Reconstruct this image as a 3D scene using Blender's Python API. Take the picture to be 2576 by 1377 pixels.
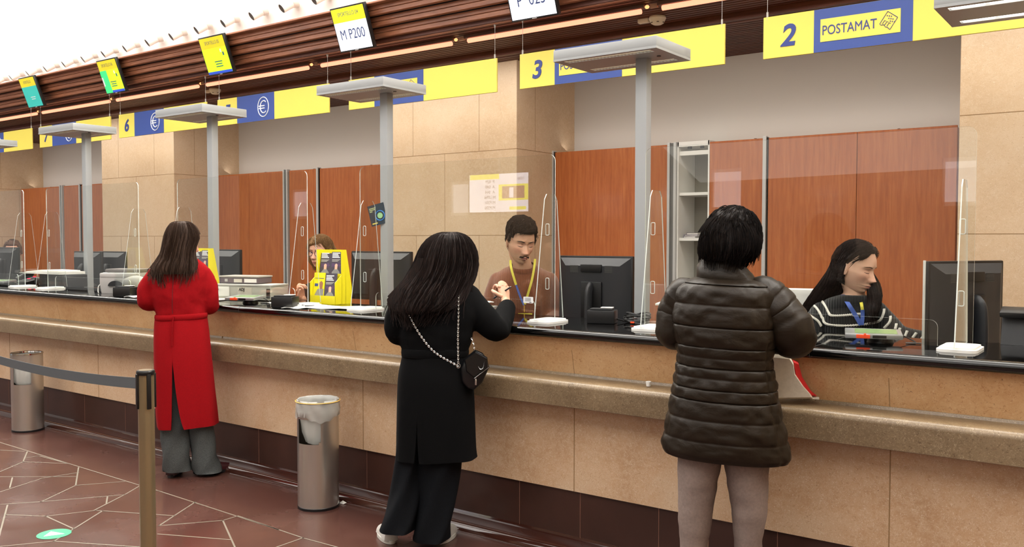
import bpy, bmesh, math, random
import numpy as np
from mathutils import Vector, Matrix, Quaternion, noise
for o in list(bpy.data.objects): bpy.data.objects.remove(o)
scn = bpy.context.scene
COL = scn.collection
PI = math.pi

# ------------------------------------------------------------ camera
FPX = 2230.2; YAW = 0.631; PITCH = 0.038; ROLL = 0.001
CAM = Vector((0.0, -3.704, 1.55))
_cy, _sy = math.cos(YAW), math.sin(YAW)
FWD = Vector((-_sy*math.cos(PITCH), _cy*math.cos(PITCH), -math.sin(PITCH)))
RGT = Vector((_cy, _sy, 0.0)); UPV = RGT.cross(FWD)
R2 = RGT*math.cos(ROLL)+UPV*math.sin(ROLL); U2 = -RGT*math.sin(ROLL)+UPV*math.cos(ROLL)
cam = bpy.data.cameras.new('camera'); cam_o = bpy.data.objects.new('camera', cam); COL.objects.link(cam_o)
cam.sensor_width = 36.0; cam.lens = 36.0*FPX/2576.0; cam.clip_start = 0.05; cam.clip_end = 200
M = Matrix((R2, U2, -FWD)).transposed().to_4x4(); M.translation = CAM
cam_o.matrix_world = M
scn.camera = cam_o

# ------------------------------------------------------------ world, lights, exposure
w = bpy.data.worlds.new('hall_light'); scn.world = w; w.use_nodes = True
bg = w.node_tree.nodes['Background']; bg.inputs[0].default_value = (1.0, 0.955, 0.90, 1); bg.inputs[1].default_value = 0.34
scn.view_settings.view_transform = 'Standard'; scn.view_settings.look = 'None'
scn.view_settings.exposure = 0.2; scn.view_settings.gamma = 1.0; scn.view_settings.use_curve_mapping = False
scn.cycles.use_denoising = True
scn.cycles.max_bounces = 10; scn.cycles.diffuse_bounces = 4; scn.cycles.glossy_bounces = 4
scn.cycles.transmission_bounces = 6; scn.cycles.transparent_max_bounces = 24; scn.cycles.sample_clamp_indirect = 6

def area(name, loc, aim, sx, sy, power, col=(1, 1, 1)):
    l = bpy.data.lights.new(name, 'AREA'); l.shape = 'RECTANGLE'; l.size = sx; l.size_y = sy; l.energy = power; l.color = col
    o = bpy.data.objects.new(name, l); COL.objects.link(o); o.location = loc
    d = Vector(aim)-Vector(loc)
    o.rotation_euler = d.to_track_quat('-Z', 'Y').to_euler()
    return o
area('skylight_lamp', (-5.0, -3.6, 5.2), (-5.0, -2.0, 0), 16, 3.6, 560, (1.0, 0.97, 0.93))
area('hall_lamp', (-3.0, -9.0, 4.0), (-5.0, 1.0, 1.8), 12, 3.0, 110, (1.0, 0.97, 0.92))
area('vault_fill_lamp', (-6.0, 0.2, 4.2), (-6.0, 1.2, 6.0), 22, 1.0, 1500, (1.0, 0.98, 0.95))  # unseen uplight added in the open hall to blow out the white vault
area('cabinet_top_lamp', (-7.0, 3.25, 2.40), (-7.0, 3.43, 2.8), 18, 0.1, 7, (1.0, 0.95, 0.9))
area('office_lamp', (-7.0, 2.0, 3.06), (-7.0, 2.6, 0), 16, 0.3, 95, (1.0, 0.95, 0.88))

# ------------------------------------------------------------ colours and materials
def C(h, a=1.0):
    h = h.lstrip('#'); v = []
    for i in (0, 2, 4):
        c = int(h[i:i+2], 16)/255.0
        v.append(c/12.92 if c <= 0.04045 else ((c+0.055)/1.055)**2.4)
    return (v[0], v[1], v[2], a)
_mats = {}
def mat(name, hexc='#888888', rough=0.5, metal=0.0, spec=0.5, emit=None, es=0.0, coat=0.0, sheen=0.0):
    if name in _mats: return _mats[name]
    m = bpy.data.materials.new(name); m.use_nodes = True
    b = m.node_tree.nodes['Principled BSDF']
    b.inputs['Base Color'].default_value = C(hexc); b.inputs['Roughness'].default_value = rough
    b.inputs['Metallic'].default_value = metal; b.inputs['Specular IOR Level'].default_value = spec
    if coat: b.inputs['Coat Weight'].default_value = coat; b.inputs['Coat Roughness'].default_value = 0.05
    if sheen: b.inputs['Sheen Weight'].default_value = sheen; b.inputs['Sheen Roughness'].default_value = 0.5
    if emit: b.inputs['Emission Color'].default_value = C(emit); b.inputs['Emission Strength'].default_value = es
    _mats[name] = m
    return m
class NT:
    def __init__(s, m): s.m = m; s.t = m.node_tree; s.n = s.t.nodes; s.l = s.t.links; s.b = s.n['Principled BSDF']
    def add(s, typ, **kw):
        x = s.n.new(typ)
        for k, v in kw.items():
            if k in x.inputs: x.inputs[k].default_value = v
            else: setattr(x, k, v)
        return x
    def link(s, a, b): s.l.new(a, b)
    def coords(s, scale=(1, 1, 1), kind='Object', rot=(0, 0, 0)):
        tc = s.add('ShaderNodeTexCoord'); mp = s.add('ShaderNodeMapping'); mp.inputs['Scale'].default_value = scale
        mp.inputs['Rotation'].default_value = rot
        s.link(tc.outputs[kind], mp.inputs[0]); return mp.outputs[0]
    def ramp(s, fac, stops):
        r = s.add('ShaderNodeValToRGB'); e = r.color_ramp.elements
        while len(e) < len(stops): e.new(0.5)
        for i, (p, c) in enumerate(stops): e[i].position = p; e[i].color = C(c) if isinstance(c, str) else c
        s.link(fac, r.inputs[0]); return r.outputs[0]
    def noise(s, vec, scale, detail=4, rough=0.6, dist=0.0):
        x = s.add('ShaderNodeTexNoise'); x.inputs['Scale'].default_value = scale; x.inputs['Detail'].default_value = detail
        x.inputs['Roughness'].default_value = rough; x.inputs['Distortion'].default_value = dist
        s.link(vec, x.inputs['Vector']); return x.outputs[0]
    def mix(s, fac, a, b, mode='MIX'):
        x = s.add('ShaderNodeMix'); x.data_type = 'RGBA'; x.blend_type = mode
        if isinstance(fac, (int, float)): x.inputs[0].default_value = fac
        else: s.link(fac, x.inputs[0])
        for i, v in ((6, a), (7, b)):
            if isinstance(v, str): x.inputs[i].default_value = C(v)
            elif isinstance(v, tuple): x.inputs[i].default_value = v
            else: s.link(v, x.inputs[i])
        return x.outputs[2]
    def bump(s, h, strength=0.3, dist=0.01):
        x = s.add('ShaderNodeBump'); x.inputs['Strength'].default_value = strength; x.inputs['Distance'].default_value = dist
        s.link(h, x.inputs['Height']); s.link(x.outputs[0], s.b.inputs['Normal'])

def stone(name, c0, c1, c2, fleck, rough=0.32, fs=0.62, ps=1.6, stain=None):
    m = mat(name, c1, rough); t = NT(m)
    v = t.coords(kind='Object')
    big = t.noise(v, ps, 5, 0.6, 0.4)
    col = t.ramp(big, [(0.32, c0), (0.5, c1), (0.68, c2)])
    med = t.noise(v, 26, 6, 0.75, 1.2)
    col = t.mix(t.ramp(med, [(0.42, (0, 0, 0, 1)), (0.62, (.55, .55, .55, 1))]), col, c2)
    fine = t.noise(v, 85, 4, 0.8, 2.5)
    col = t.mix(t.ramp(fine, [(fs-.06, (0, 0, 0, 1)), (fs, (.7, .7, .7, 1))]), col, fleck)
    fine2 = t.noise(v, 60, 3, 0.8, 1.5)
    col = t.mix(t.ramp(fine2, [(0.34, (.7, .7, .7, 1)), (0.43, (0, 0, 0, 1))]), col, stain or c0)
    worm = t.noise(v, 30, 2, 0.5, 2.2)
    wr = t.ramp(worm, [(0.488, (0, 0, 0, 1)), (0.498, (1, 1, 1, 1)), (0.508, (0, 0, 0, 1))]); mask = t.ramp(t.noise(v, 13, 3), [(0.54, (0, 0, 0, 1)), (0.60, (1, 1, 1, 1))])
    col = t.mix(t.mix(1.0, wr, mask, 'MULTIPLY'), col, fleck)
    pit = t.noise(v, 140, 2, 0.6)
    col = t.mix(t.ramp(pit, [(0.27, (.8, .8, .8, 1)), (0.33, (0, 0, 0, 1))]), col, '#6b4a30')
    t.link(col, t.b.inputs['Base Color'])
    t.bump(fine, 0.05, 0.002)
    return m
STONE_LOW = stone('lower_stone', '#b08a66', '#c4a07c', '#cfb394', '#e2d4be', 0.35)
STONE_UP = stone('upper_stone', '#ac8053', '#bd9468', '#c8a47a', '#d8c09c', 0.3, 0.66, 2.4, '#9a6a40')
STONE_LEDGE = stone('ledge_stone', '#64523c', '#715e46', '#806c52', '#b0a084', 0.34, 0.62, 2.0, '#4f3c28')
STONE_PIL = stone('pillar_stone', '#c4a683', '#d0b492', '#d8c0a2', '#e6d8c2', 0.45, 0.64, 1.2)
GROOVE = mat('stone_joint', '#94744f', 0.8)
def _floor():
    m = mat('floor_red', '#6f4137', 0.2); t = NT(m); v = t.coords()
    n = t.noise(v, 1.3, 6, 0.65, 0.6)
    col = t.ramp(n, [(0.3, '#452b25'), (0.5, '#4c3029'), (0.72, '#583b33')])
    s = t.noise(v, 7, 6, 0.8, 2.0)
    col = t.mix(t.ramp(s, [(0.64, (0, 0, 0, 1)), (0.8, (.35, .35, .35, 1))]), col, '#80705f')
    t.link(col, t.b.inputs['Base Color'])
    r = t.ramp(t.noise(v, 2.2, 4), [(0.3, (.16, .16, .16, 1)), (0.75, (.34, .34, .34, 1))]); t.link(r, t.b.inputs['Roughness'])
    return m
FLOOR = _floor()
GROUT = mat('floor_grout', '#756d5e', 0.6)
def _brown():
    m = mat('kick_tile', '#3a1d14', 0.3); t = NT(m); v = t.coords()
    col = t.ramp(t.noise(v, 2.5, 5), [(0.3, '#34201a'), (0.7, '#432a23')])
    s = t.noise(t.coords(scale=(6, 6, 2.0)), 5, 5, 0.8, 1.0)
    col = t.mix(t.ramp(s, [(0.70, (0, 0, 0, 1)), (0.76, (.5, .5, .5, 1))]), col, '#8d7f72')
    t.link(col, t.b.inputs['Base Color']); return m
KICK = _brown()
def wood(name, a, b, c, rough=0.35, scale=(9, 9, 0.6), coat=0.15):
    m = mat(name, b, rough, coat=coat); t = NT(m); v = t.coords(scale=scale)
    n = t.noise(v, 4, 6, 0.65, 0.4); n2 = t.noise(v, 22, 3, 0.6)
    col = t.ramp(n, [(0.3, a), (0.5, b), (0.7, c)])
    col = t.mix(t.ramp(n2, [(0.3, (.35, .35, .35, 1)), (0.6, (0, 0, 0, 1))]), col, a)
    t.link(col, t.b.inputs['Base Color']); return m
WOOD_CAB = wood('cabinet_wood', '#9c5229', '#b06231', '#bc713d')
WOOD_FASCIA = wood('fascia_wood', '#6e402a', '#935a3d', '#a76c4c', 0.5, (0.7, 8, 8), 0.1)
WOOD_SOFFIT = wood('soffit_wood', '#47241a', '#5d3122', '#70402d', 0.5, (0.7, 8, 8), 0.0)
DARK_GAP = mat('soffit_gap', '#120906', 0.9)
GREYWALL = mat('grey_plaster', '#c6c0b8', 0.8)
WHITE_PL = mat('white_plaster', '#f6f4ef', 0.8)
BLACKTOP = mat('black_granite', '#070707', 0.07, spec=0.6)
ALU = mat('lamp_grey', '#9c9fa0', 0.42, 0.0)
ALU_L = mat('aluminium', '#c4c5c4', 0.35, 0.25)
STEEL = mat('brushed_steel', '#c6c2ba', 0.30, 0.9)
BRONZE = mat('bronze_tube', '#a09070', 0.30, 0.75)
BLACKP = mat('black_plastic', '#101011', 0.35)
DARKP = mat('dark_plastic', '#1d1e21', 0.45)
GREYP = mat('grey_plastic', '#b9b7b0', 0.5)
GREYP2 = mat('mid_grey_plastic', '#6c6c6c', 0.5)
WHITEP = mat('white_plastic', '#e9e8e3', 0.4)
PAPER = mat('paper', '#e6e4dd', 0.7)
YEL = mat('sign_yellow', '#dfce56', 0.45)
BLU = mat('sign_blue', '#2f478e', 0.45)
NAVY = mat('sign_navy', '#283880', 0.45)
WHT = mat('sign_white', '#eef0f2', 0.45)
ORANGE = mat('orange_plastic', '#f0532a', 0.4)
CHROME = mat('chrome', '#d5d5d5', 0.12, 1.0)
def glass():
    m = bpy.data.materials.new('clear_acrylic'); m.use_nodes = True; t = m.node_tree; n = t.nodes; l = t.links
    n.remove(n['Principled BSDF']); out = n['Material Output']
    tr = n.new('ShaderNodeBsdfTransparent'); tr.inputs[0].default_value = (0.965, 0.975, 0.965, 1)
    gl = n.new('ShaderNodeBsdfGlossy'); gl.inputs['Roughness'].default_value = 0.0; gl.inputs[0].default_value = (1, 1, 1, 1)
    lw = n.new('ShaderNodeLayerWeight'); lw.inputs[0].default_value = 0.5
    p = n.new('ShaderNodeMath'); p.operation = 'POWER'; p.inputs[1].default_value = 5.0; l.new(lw.outputs['Facing'], p.inputs[0])
    q = n.new('ShaderNodeMath'); q.operation = 'MULTIPLY_ADD'; q.inputs[1].default_value = 0.9; q.inputs[2].default_value = 0.038; l.new(p.outputs[0], q.inputs[0])
    mx = n.new('ShaderNodeMixShader'); l.new(q.outputs[0], mx.inputs[0]); l.new(tr.outputs[0], mx.inputs[1]); l.new(gl.outputs[0], mx.inputs[2])
    l.new(mx.outputs[0], out.inputs[0]); return m
GLASS = glass()
EDGE = mat('acrylic_edge', '#dfe8e2', 0.15)
NT(EDGE).b.inputs['Transmission Weight'].default_value = 0.1

# ------------------------------------------------------------ mesh building helpers
class MB:
    """Collects shapes and links them as ONE mesh object."""
    def __init__(s): s.v = []; s.f = []; s.m = []; s.mats = []
    def mi(s, m):
        if m not in s.mats: s.mats.append(m)
        return s.mats.index(m)
    def raw(s, vs, fs, m):
        k = len(s.v); i = s.mi(m); s.v += [tuple(v) for v in vs]
        for f in fs: s.f.append([k+j for j in f]); s.m.append(i)
        return s
    def box(s, x0, x1, y0, y1, z0, z1, m, bev=0.0, rot=None, seg=2):
        bm = bmesh.new(); bmesh.ops.create_cube(bm, size=1.0)
        for v in bm.verts: v.co = Vector(((x0+x1)/2+v.co.x*(x1-x0), (y0+y1)/2+v.co.y*(y1-y0), (z0+z1)/2+v.co.z*(z1-z0)))
        if bev: bmesh.ops.bevel(bm, geom=bm.edges[:], offset=bev, segments=seg, profile=0.6, affect='EDGES')
        vs = [v.co.copy() for v in bm.verts]
        if rot is not None: vs = [rot @ v for v in vs]
        bm.verts.index_update(); s.raw(vs, [[v.index for v in f.verts] for f in bm.faces], m); bm.free(); return s
    def prism(s, poly, a0, a1, m, axis='y', medge=None):
        """poly: 2D outline; extruded along axis from a0 to a1. axis y: (x,z); x: (y,z); z: (x,y)"""
        n = len(poly)
        def P(p, a): return {'y': (p[0], a, p[1]), 'x': (a, p[0], p[1]), 'z': (p[0], p[1], a)}[axis]
        bm = bmesh.new(); vs = [bm.verts.new(P(p, a0)) for p in poly]; f = bm.faces.new(vs)
        r = bmesh.ops.triangulate(bm, faces=[f]); tris = [[v.index for v in q.verts] for q in bm.faces] if bm.verts.index_update() is None else []
        bm.free()
        A = [P(p, a0) for p in poly]; B = [P(p, a1) for p in poly]
        s.raw(A, tris, m); s.raw(B, [t[::-1] for t in tris], m)
        s.raw(A+B, [[i, (i+1) % n, n+(i+1) % n, n+i] for i in range(n)], medge or m); return s
    def rings(s, R, m, closed=True, cap0=True, cap1=True, skip=None):
        k = len(R[0]); vs = [p for r in R for p in r]; fs = []
        for i in range(len(R)-1):
            for j in range(k if closed else k-1):
                if skip and skip(i, j): continue
                fs.append([i*k+j, i*k+(j+1) % k, (i+1)*k+(j+1) % k, (i+1)*k+j])
        if cap0: fs.append(list(range(k))[::-1])
        if cap1: fs.append([(len(R)-1)*k+j for j in range(k)])
        return s.raw(vs, fs, m)
    def tube(s, path, r, m, n=10, cap=True, flat=None, up=None):
        """round tube along path; r a number or list; flat = (sx, sy) squeeze"""
        P = [Vector(p) for p in path]; N = len(P)
        rr = r if isinstance(r, (list, tuple)) else [r]*N
        T = []
        for i in range(N):
            d = P[min(i+1, N-1)]-P[max(i-1, 0)]
            T.append(d.normalized() if d.length > 1e-9 else Vector((0, 0, 1)))
        u = Vector(up) if up else (Vector((0, 0, 1)) if abs(T[0].z) < 0.9 else Vector((1, 0, 0)))
        u = (u-T[0]*u.dot(T[0])).normalized(); R = []
        fx, fy = flat if flat else (1, 1)
        for i in range(N):
            if i:
                q = T[i-1].rotation_difference(T[i]); u = q @ u; u = (u-T[i]*u.dot(T[i])).normalized()
            w_ = T[i].cross(u)
            R.append([P[i]+(u*math.cos(2*PI*j/n)*fx+w_*math.sin(2*PI*j/n)*fy)*rr[i] for j in range(n)])
        return s.rings(R, m, cap0=cap, cap1=cap)
    def limb(s, path, r, m, n=14, flat=None, up=None, sub=5):
        """smooth limb with rounded ends through control points"""
        P, rr = smooth_path(path, r, sub)
        d0 = (P[0]-P[1]).normalized(); d1 = (P[-1]-P[-2]).normalized()
        A = []; B = []
        for t in (0.95, 0.7, 0.35): A.append((P[0]+d0*rr[0]*t, rr[0]*math.sqrt(1-t*t)))
        for t in (0.35, 0.7, 0.95): B.append((P[-1]+d1*rr[-1]*t, rr[-1]*math.sqrt(1-t*t)))
        pts = [a[0] for a in A]+P+[b[0] for b in B]; ra = [a[1] for a in A]+rr+[b[1] for b in B]
        return s.tube(pts, ra, m, n, True, flat, up)
    def lathe(s, prof, m, n=32, c=(0, 0, 0), cap=True):
        R = [[(c[0]+r*math.cos(2*PI*j/n), c[1]+r*math.sin(2*PI*j/n), c[2]+z) for j in range(n)] for r, z in prof]
        return s.rings(R, m, cap0=cap, cap1=cap)
    def ball(s, c, rx, ry, rz, m, n=14, k=9, rot=None):
        R = []
        for i in range(1, k):
            a = PI*i/k; R.append([Vector((rx*math.sin(a)*math.cos(2*PI*j/n), ry*math.sin(a)*math.sin(2*PI*j/n), -rz*math.cos(a))) for j in range(n)])
        R = [[(rot @ p if rot else p)+Vector(c) for p in r] for r in R]
        return s.rings(R, m)
    def move(s, k, f): s.v[k:] = [tuple(f(Vector(v))) for v in s.v[k:]]; return s
    def build(s, name, parent=None, smooth=True, angle=35):
        me = bpy.data.meshes.new(name); me.from_pydata(s.v, [], s.f)
        for m in s.mats: me.materials.append(m)
        me.polygons.foreach_set('material_index', s.m)
        bm = bmesh.new(); bm.from_mesh(me); bmesh.ops.recalc_face_normals(bm, faces=bm.faces[:]); bm.to_mesh(me); bm.free()
        if smooth:
            me.polygons.foreach_set('use_smooth', [True]*len(me.polygons))
            me.set_sharp_from_angle(angle=math.radians(angle))
        me.update()
        o = bpy.data.objects.new(name, me); COL.objects.link(o)
        if parent is not None: o.parent = parent
        return o
def smooth_path(path, r, sub=5):
    P = [Vector(p) for p in path]; N = len(P)
    rr = list(r) if isinstance(r, (list, tuple)) else [r]*N
    if sub <= 1 or N < 3: return P, rr
    out = []; ro = []
    for i in range(N-1):
        p0 = P[max(i-1, 0)]; p1 = P[i]; p2 = P[i+1]; p3 = P[min(i+2, N-1)]
        for k in range(sub):
            t = k/sub
            out.append(0.5*((2*p1)+(p2-p0)*t+(2*p0-5*p1+4*p2-p3)*t*t+(-p0+3*p1-3*p2+p3)*t**3)); ro.append(rr[i]+(rr[i+1]-rr[i])*(3*t*t-2*t**3))
    out.append(P[-1]); ro.append(rr[-1]); return out, ro
def empty(name, loc=(0, 0, 0), rz=0.0, label=None, cat=None, group=None):
    o = bpy.data.objects.new(name, None); COL.objects.link(o); o.location = loc; o.rotation_euler = (0, 0, rz); o.empty_display_size = 0.1
    return tag(o, label, cat, group)
def tag(o, label=None, cat=None, group=None, kind=None):
    if label: o['label'] = label
    if cat: o['category'] = cat
    if group: o['group'] = group
    if kind: o['kind'] = kind
    return o
def dup(o, loc=None, rz=None, label=None, parent=None):
    c = o.copy(); COL.objects.link(c)
    if parent is not None: c.parent = parent
    if loc is not None: c.location = loc
    if rz is not None: c.rotation_euler = (0, 0, rz)
    if label: c['label'] = label
    for ch in [x for x in bpy.data.objects if x.parent is o]: dup(ch, parent=c)
    return c
def rot_about(p, axis, ang):
    R = Matrix.Rotation(ang, 4, axis); p = Vector(p)
    return lambda v: R @ (v-p)+p
def text_mb(txt, size, m, depth=0.0015, shear=0.0, bold=0.0, xs=1.0, align='CENTER'):
    """flat lettering as a mesh: x right, z up, facing -y"""
    cu = bpy.data.curves.new('t', 'FONT'); cu.body = txt; cu.size = size; cu.extrude = depth; cu.offset = bold; cu.align_x = align; cu.align_y = 'CENTER'; cu.shear = shear
    cu.resolution_u = 4
    o = bpy.data.objects.new('t', cu); COL.objects.link(o); dg = bpy.context.evaluated_depsgraph_get(); me = bpy.data.meshes.new_from_object(o.evaluated_get(dg))
    vs = [Vector((v.co.x*xs, -v.co.z, v.co.y)) for v in me.vertices]; fs = [list(p.vertices) for p in me.polygons]
    bpy.data.objects.remove(o); bpy.data.meshes.remove(me); bpy.data.curves.remove(cu)
    b = MB(); b.raw(vs, fs, m); return b
def rrect(x0, x1, z0, z1, r, k=5):
    out = []
    for cx, cz, a in ((x1-r, z1-r, 0), (x0+r, z1-r, 90), (x0+r, z0+r, 180), (x1-r, z0+r, 270)):
        for i in range(k+1):
            t = math.radians(a+90*i/k); out.append((cx+r*math.cos(t), cz+r*math.sin(t)))
    return out

# ------------------------------------------------------------ the setting
XL, XR = -19.0, 3.2
GROUT_LINES = [[(-7.12, -0.59), (-5.15, -0.62), (-4.95, -0.62), (-3.77, -0.66)], [(-6.86, -0.71), (-6.67, -0.62)], [(-6.64, -0.61), (-6.36, -0.77), (-6.21, -0.99)], [(-6.46, -0.7), (-6.44, -0.62), (-6.07, -0.61)], [(-6.36, -0.77), (-6.06, -0.61)], [(-6.08, -1.05), (-5.68, -0.75)], [(-5.71, -1.21), (-5.82, -0.9), (-5.77, -0.69)], [(-5.99, -1.01), (-5.76, -1.13)], [(-5.9, -0.62), (-5.48, -0.86), (-5.32, -0.63)], [(-5.48, -0.86), (-5.3, -1.16)], [(-5.44, -1.33), (-5.3, -1.16), (-5.04, -0.79), (-5.15, -0.62)], [(-5.09, -0.87), (-4.96, -0.95)], [(-5.04, -0.79), (-4.89, -1.06)], [(-5.39, -1.31), (-4.86, -1.59)], [(-5.21, -1.4), (-5.0, -1.28), (-4.88, -1.06), (-4.84, -1.04), (-4.43, -0.85), (-4.56, -0.63)], [(-4.43, -0.85), (-4.34, -1.0)], [(-4.84, -1.04), (-4.64, -1.33)], [(-5.0, -1.28), (-4.66, -1.3)], [(-4.64, -1.33), (-4.55, -1.46), (-4.69, -1.66)], [(-4.55, -1.46), (-4.1, -1.24)], [(-4.34, -1.0), (-4.14, -0.74), (-4.14, -0.65)], [(-4.14, -0.74), (-3.72, -0.97)], [(-4.22, -1.08), (-3.84, -0.91)], [(-4.14, -0.64), (-3.56, -0.67), (-3.31, -0.66)], [(-3.56, -0.85), (-3.56, -0.67)]]
def build_floor():
    b = MB(); b.raw([(XL, -10, 0), (XR, -10, 0), (XR, 4, 0), (XL, 4, 0)], [[0, 1, 2, 3]], FLOOR)
    for L in GROUT_LINES:
        for (x0, y0), (x1, y1) in zip(L, L[1:]):
            p = Vector((x0, y0)); q = Vector((x1, y1)); d = (q-p).normalized()*0.006; n = Vector((-d.y, d.x))*.75
            p -= d; q += d
            b.raw([(p.x-n.x, p.y-n.y, .0008), (q.x-n.x, q.y-n.y, .0008), (q.x+n.x, q.y+n.y, .0008), (p.x+n.x, p.y+n.y, .0008)], [[0, 1, 2, 3]], GROUT)
    tag(b.build('floor', smooth=False), kind='structure')
build_floor()
# grey rear wall
b = MB(); b.box(XL, XR, 3.43, 3.6, 0, 3.30, GREYWALL); tag(b.build('wall_back', smooth=False), kind='structure')
# stone pilasters: front face y 2.5, running back to the wall
def pilaster(x0, x1, seams, i):
    b = MB(); b.box(x0, x1, 2.5, 3.44, 0, 3.12, STONE_PIL, 0.003, seg=1)
    rows = [0.09, 0.84, 1.59, 2.335, 3.085]
    for z in rows[1:-1]:
        b.box(x0+.002, x1+.0008, 2.4992, 3.43, z-.0022, z+.0022, GROOVE)
    for r in range(4):
        for sx in seams[r]:
            b.box(x0+sx-.0015, x0+sx+.0015, 2.4992, 2.51, rows[r], rows[r+1], GROOVE)
        sy = 2.78 if r % 2 else 3.05
        b.box(x1-.01, x1+.0008, sy-.0015, sy+.0015, rows[r], rows[r+1], GROOVE)
    tag(b.build('wall_pilaster', smooth=False), kind='structure')
    return b
for i, k in enumerate((-3, -2, -1, 0)):
    x0 = -1.04+5.055*k
    pilaster(x0, x0+(1.61 if k < 0 else 3.6), {0: [[.5], [.45, 1.2], [.8], [.41, 1.2]], 1: [[.3, 1.3], [.43, 1.18], [.80], [.40, 1.20]]}[i % 2], i)

# slatted timber soffit and stepped fascia under the vault
def soffit():
    b = MB()
    b.raw([(XL, 1.50, 3.175), (XR, 1.50, 3.175), (XR, 3.43, 3.175), (XL, 3.43, 3.175)], [[0, 1, 2, 3]], DARK_GAP)
    y = 1.50
    while y < 2.28:
        b.box(XL, XR, y, y+.034, 3.14, 3.172, WOOD_SOFFIT); y += .052
    b.box(XL, XR, 2.29, 2.34, 3.095, 3.172, WOOD_SOFFIT)
    y = 2.36
    while y < 3.42:
        b.box(XL, XR, y, y+.034, 3.09, 3.122, WOOD_SOFFIT); y += .052
    tag(b.build('ceiling_slats', smooth=False), kind='structure')
soffit()
def fascia():
    b = MB(); n = 7; y0, z0 = 1.515, 3.13; y1, z1 = 1.30, 3.385
    for i in range(n):
        t = i/n; y = y0+(y1-y0)*t; z = z0+(z1-z0)*t; h = (z1-z0)/n
        yy = y-.012 if i % 2 else y+.012
        b.box(XL, XR, yy-.018, yy+.02, z+.002, z+h*1.02, WOOD_FASCIA, 0.003, seg=1)
    b.box(XL, XR, 1.27, 1.335, 3.385, 3.40, WOOD_FASCIA, 0.003)
    b.raw([(XL, 1.54, 3.13), (XR, 1.54, 3.13), (XR, 1.33, 3.39), (XL, 1.33, 3.39)], [[0, 1, 2, 3]], DARK_GAP)
    tag(b.build('ceiling_fascia', smooth=False), kind='structure')
fascia()
# white vault springing from behind the fascia
def vault():
    pr = [(1.48, 3.20), (1.46, 3.45), (1.38, 3.75), (1.20, 4.1), (0.8, 4.6), (0.1, 5.15), (-0.9, 5.6), (-2.3, 5.9), (-3.6, 5.95), (-6, 5.9)]
    b = MB(); P = smooth_path([(0, y, z) for y, z in pr], 1, 5)[0]
    b.rings([[(XL, p.y, p.z), (XR, p.y, p.z)] for p in P], WHITE_PL, closed=False, cap0=False, cap1=False)
    tag(b.build('ceiling_vault'), kind='structure')
vault()

# ------------------------------------------------------------ stone counter front
def counter():
    r = empty('service_counter', (0, 0, 0), 0, 'long stone service counter front with projecting ledge and dark kick band', 'counter')
    b = MB(); b.box(XL, XR, 0.0, .12, .30, .76, STONE_LOW)
    for x in [-.845-1.478*k for k in range(-2, 13)]: b.box(x-.0025, x+.0025, -.0008, .01, .30, .74, GROOVE)
    b.build('lower_panel', r, False)
    b = MB(); b.box(XL, XR, .014, .12, .05, .30, KICK)
    for x in [-.9, -1.30, -1.864, -2.295, -2.666, -3.2, -3.785, -4.32, -4.793, -5.3, -5.8, -6.4, -7.0, -7.6, -8.3, -.4, .1]: b.box(x-.002, x+.002, .013, .02, .06, .30, mat('kick_joint', '#6d4a3b', 0.6))
    b.build('kick_band', r, False)
    b = MB(); pr = [(.12, .07), (.014, .07), (.010, .058)]+[(.01-.115*math.sin(t)*1.0, .058-.055*(1-math.cos(t))) for t in [PI/2*i/8 for i in range(1, 9)]]+[(-.115, .0), (.12, .0)]
    b.prism(pr, XL, XR, mat('cove_base', '#3b1f18', 0.12, coat=0.6), 'x'); b.build('cove_base', r)
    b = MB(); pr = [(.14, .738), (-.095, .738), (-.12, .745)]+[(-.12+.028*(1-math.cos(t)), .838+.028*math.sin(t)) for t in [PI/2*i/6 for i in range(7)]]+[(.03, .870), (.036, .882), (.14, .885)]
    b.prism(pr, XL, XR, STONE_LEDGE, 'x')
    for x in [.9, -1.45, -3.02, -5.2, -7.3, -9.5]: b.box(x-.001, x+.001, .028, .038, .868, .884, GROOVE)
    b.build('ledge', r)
    b = MB(); b.prism([(.14, .882), (.042, .882), (.004, 1.0585), (.14, 1.0585)], XL, XR, STONE_UP, 'x')
    for x, d in [(-.86, .0), (-2.35, .05), (-3.9, .03), (-5.35, .0), (-7.42, .10), (-8.6, .06), (.7, 0)]:
        b.raw([(x-.002+d*0, .0035, 1.062), (x+.002, .0035, 1.062), (x+d*.0+.002, .0415, .882), (x-.002+d*.0, .0415, .882)], [[0, 1, 2, 3]], GROOVE)
    b.build('upper_panel', r, False)
    b = MB(); b.box(XL, XR, .62, .655, .02, 1.055, mat('desk_panel', '#6f6a62', .6)); b.build('clerk_side_panel', r, False)
counter()
def worktop():
    pr = [(.62, 1.062), (.0, 1.062)]
    for i in range(9):
        t = -PI/2-PI*i/8; pr.append((-.002+.020*math.cos(t), 1.082+.020*math.sin(t)*1.15))
    pr = [(.62, 1.060), (-.004, 1.060)]+[(-.012-.022*math.sin(PI*i/8), 1.0825-.0225*math.cos(PI*i/8)) for i in range(1, 8)]+[(-.004, 1.105), (.62, 1.105)]
    b = MB(); b.prism(pr, XL, XR, BLACKTOP, 'x')
    for x in (-1.16, -4.93, -8.4): b.prism([(q[0]-.0006, q[1]+(.0004 if q[1] > 1.09 else 0)) for q in pr], x-.0012, x+.0012, mat('worktop_joint', '#3a3a3a', 0.5), 'x')
    o = b.build('worktop'); tag(o, 'long polished black worktop with rounded front edge on the stone counter', 'countertop')
worktop()
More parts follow.
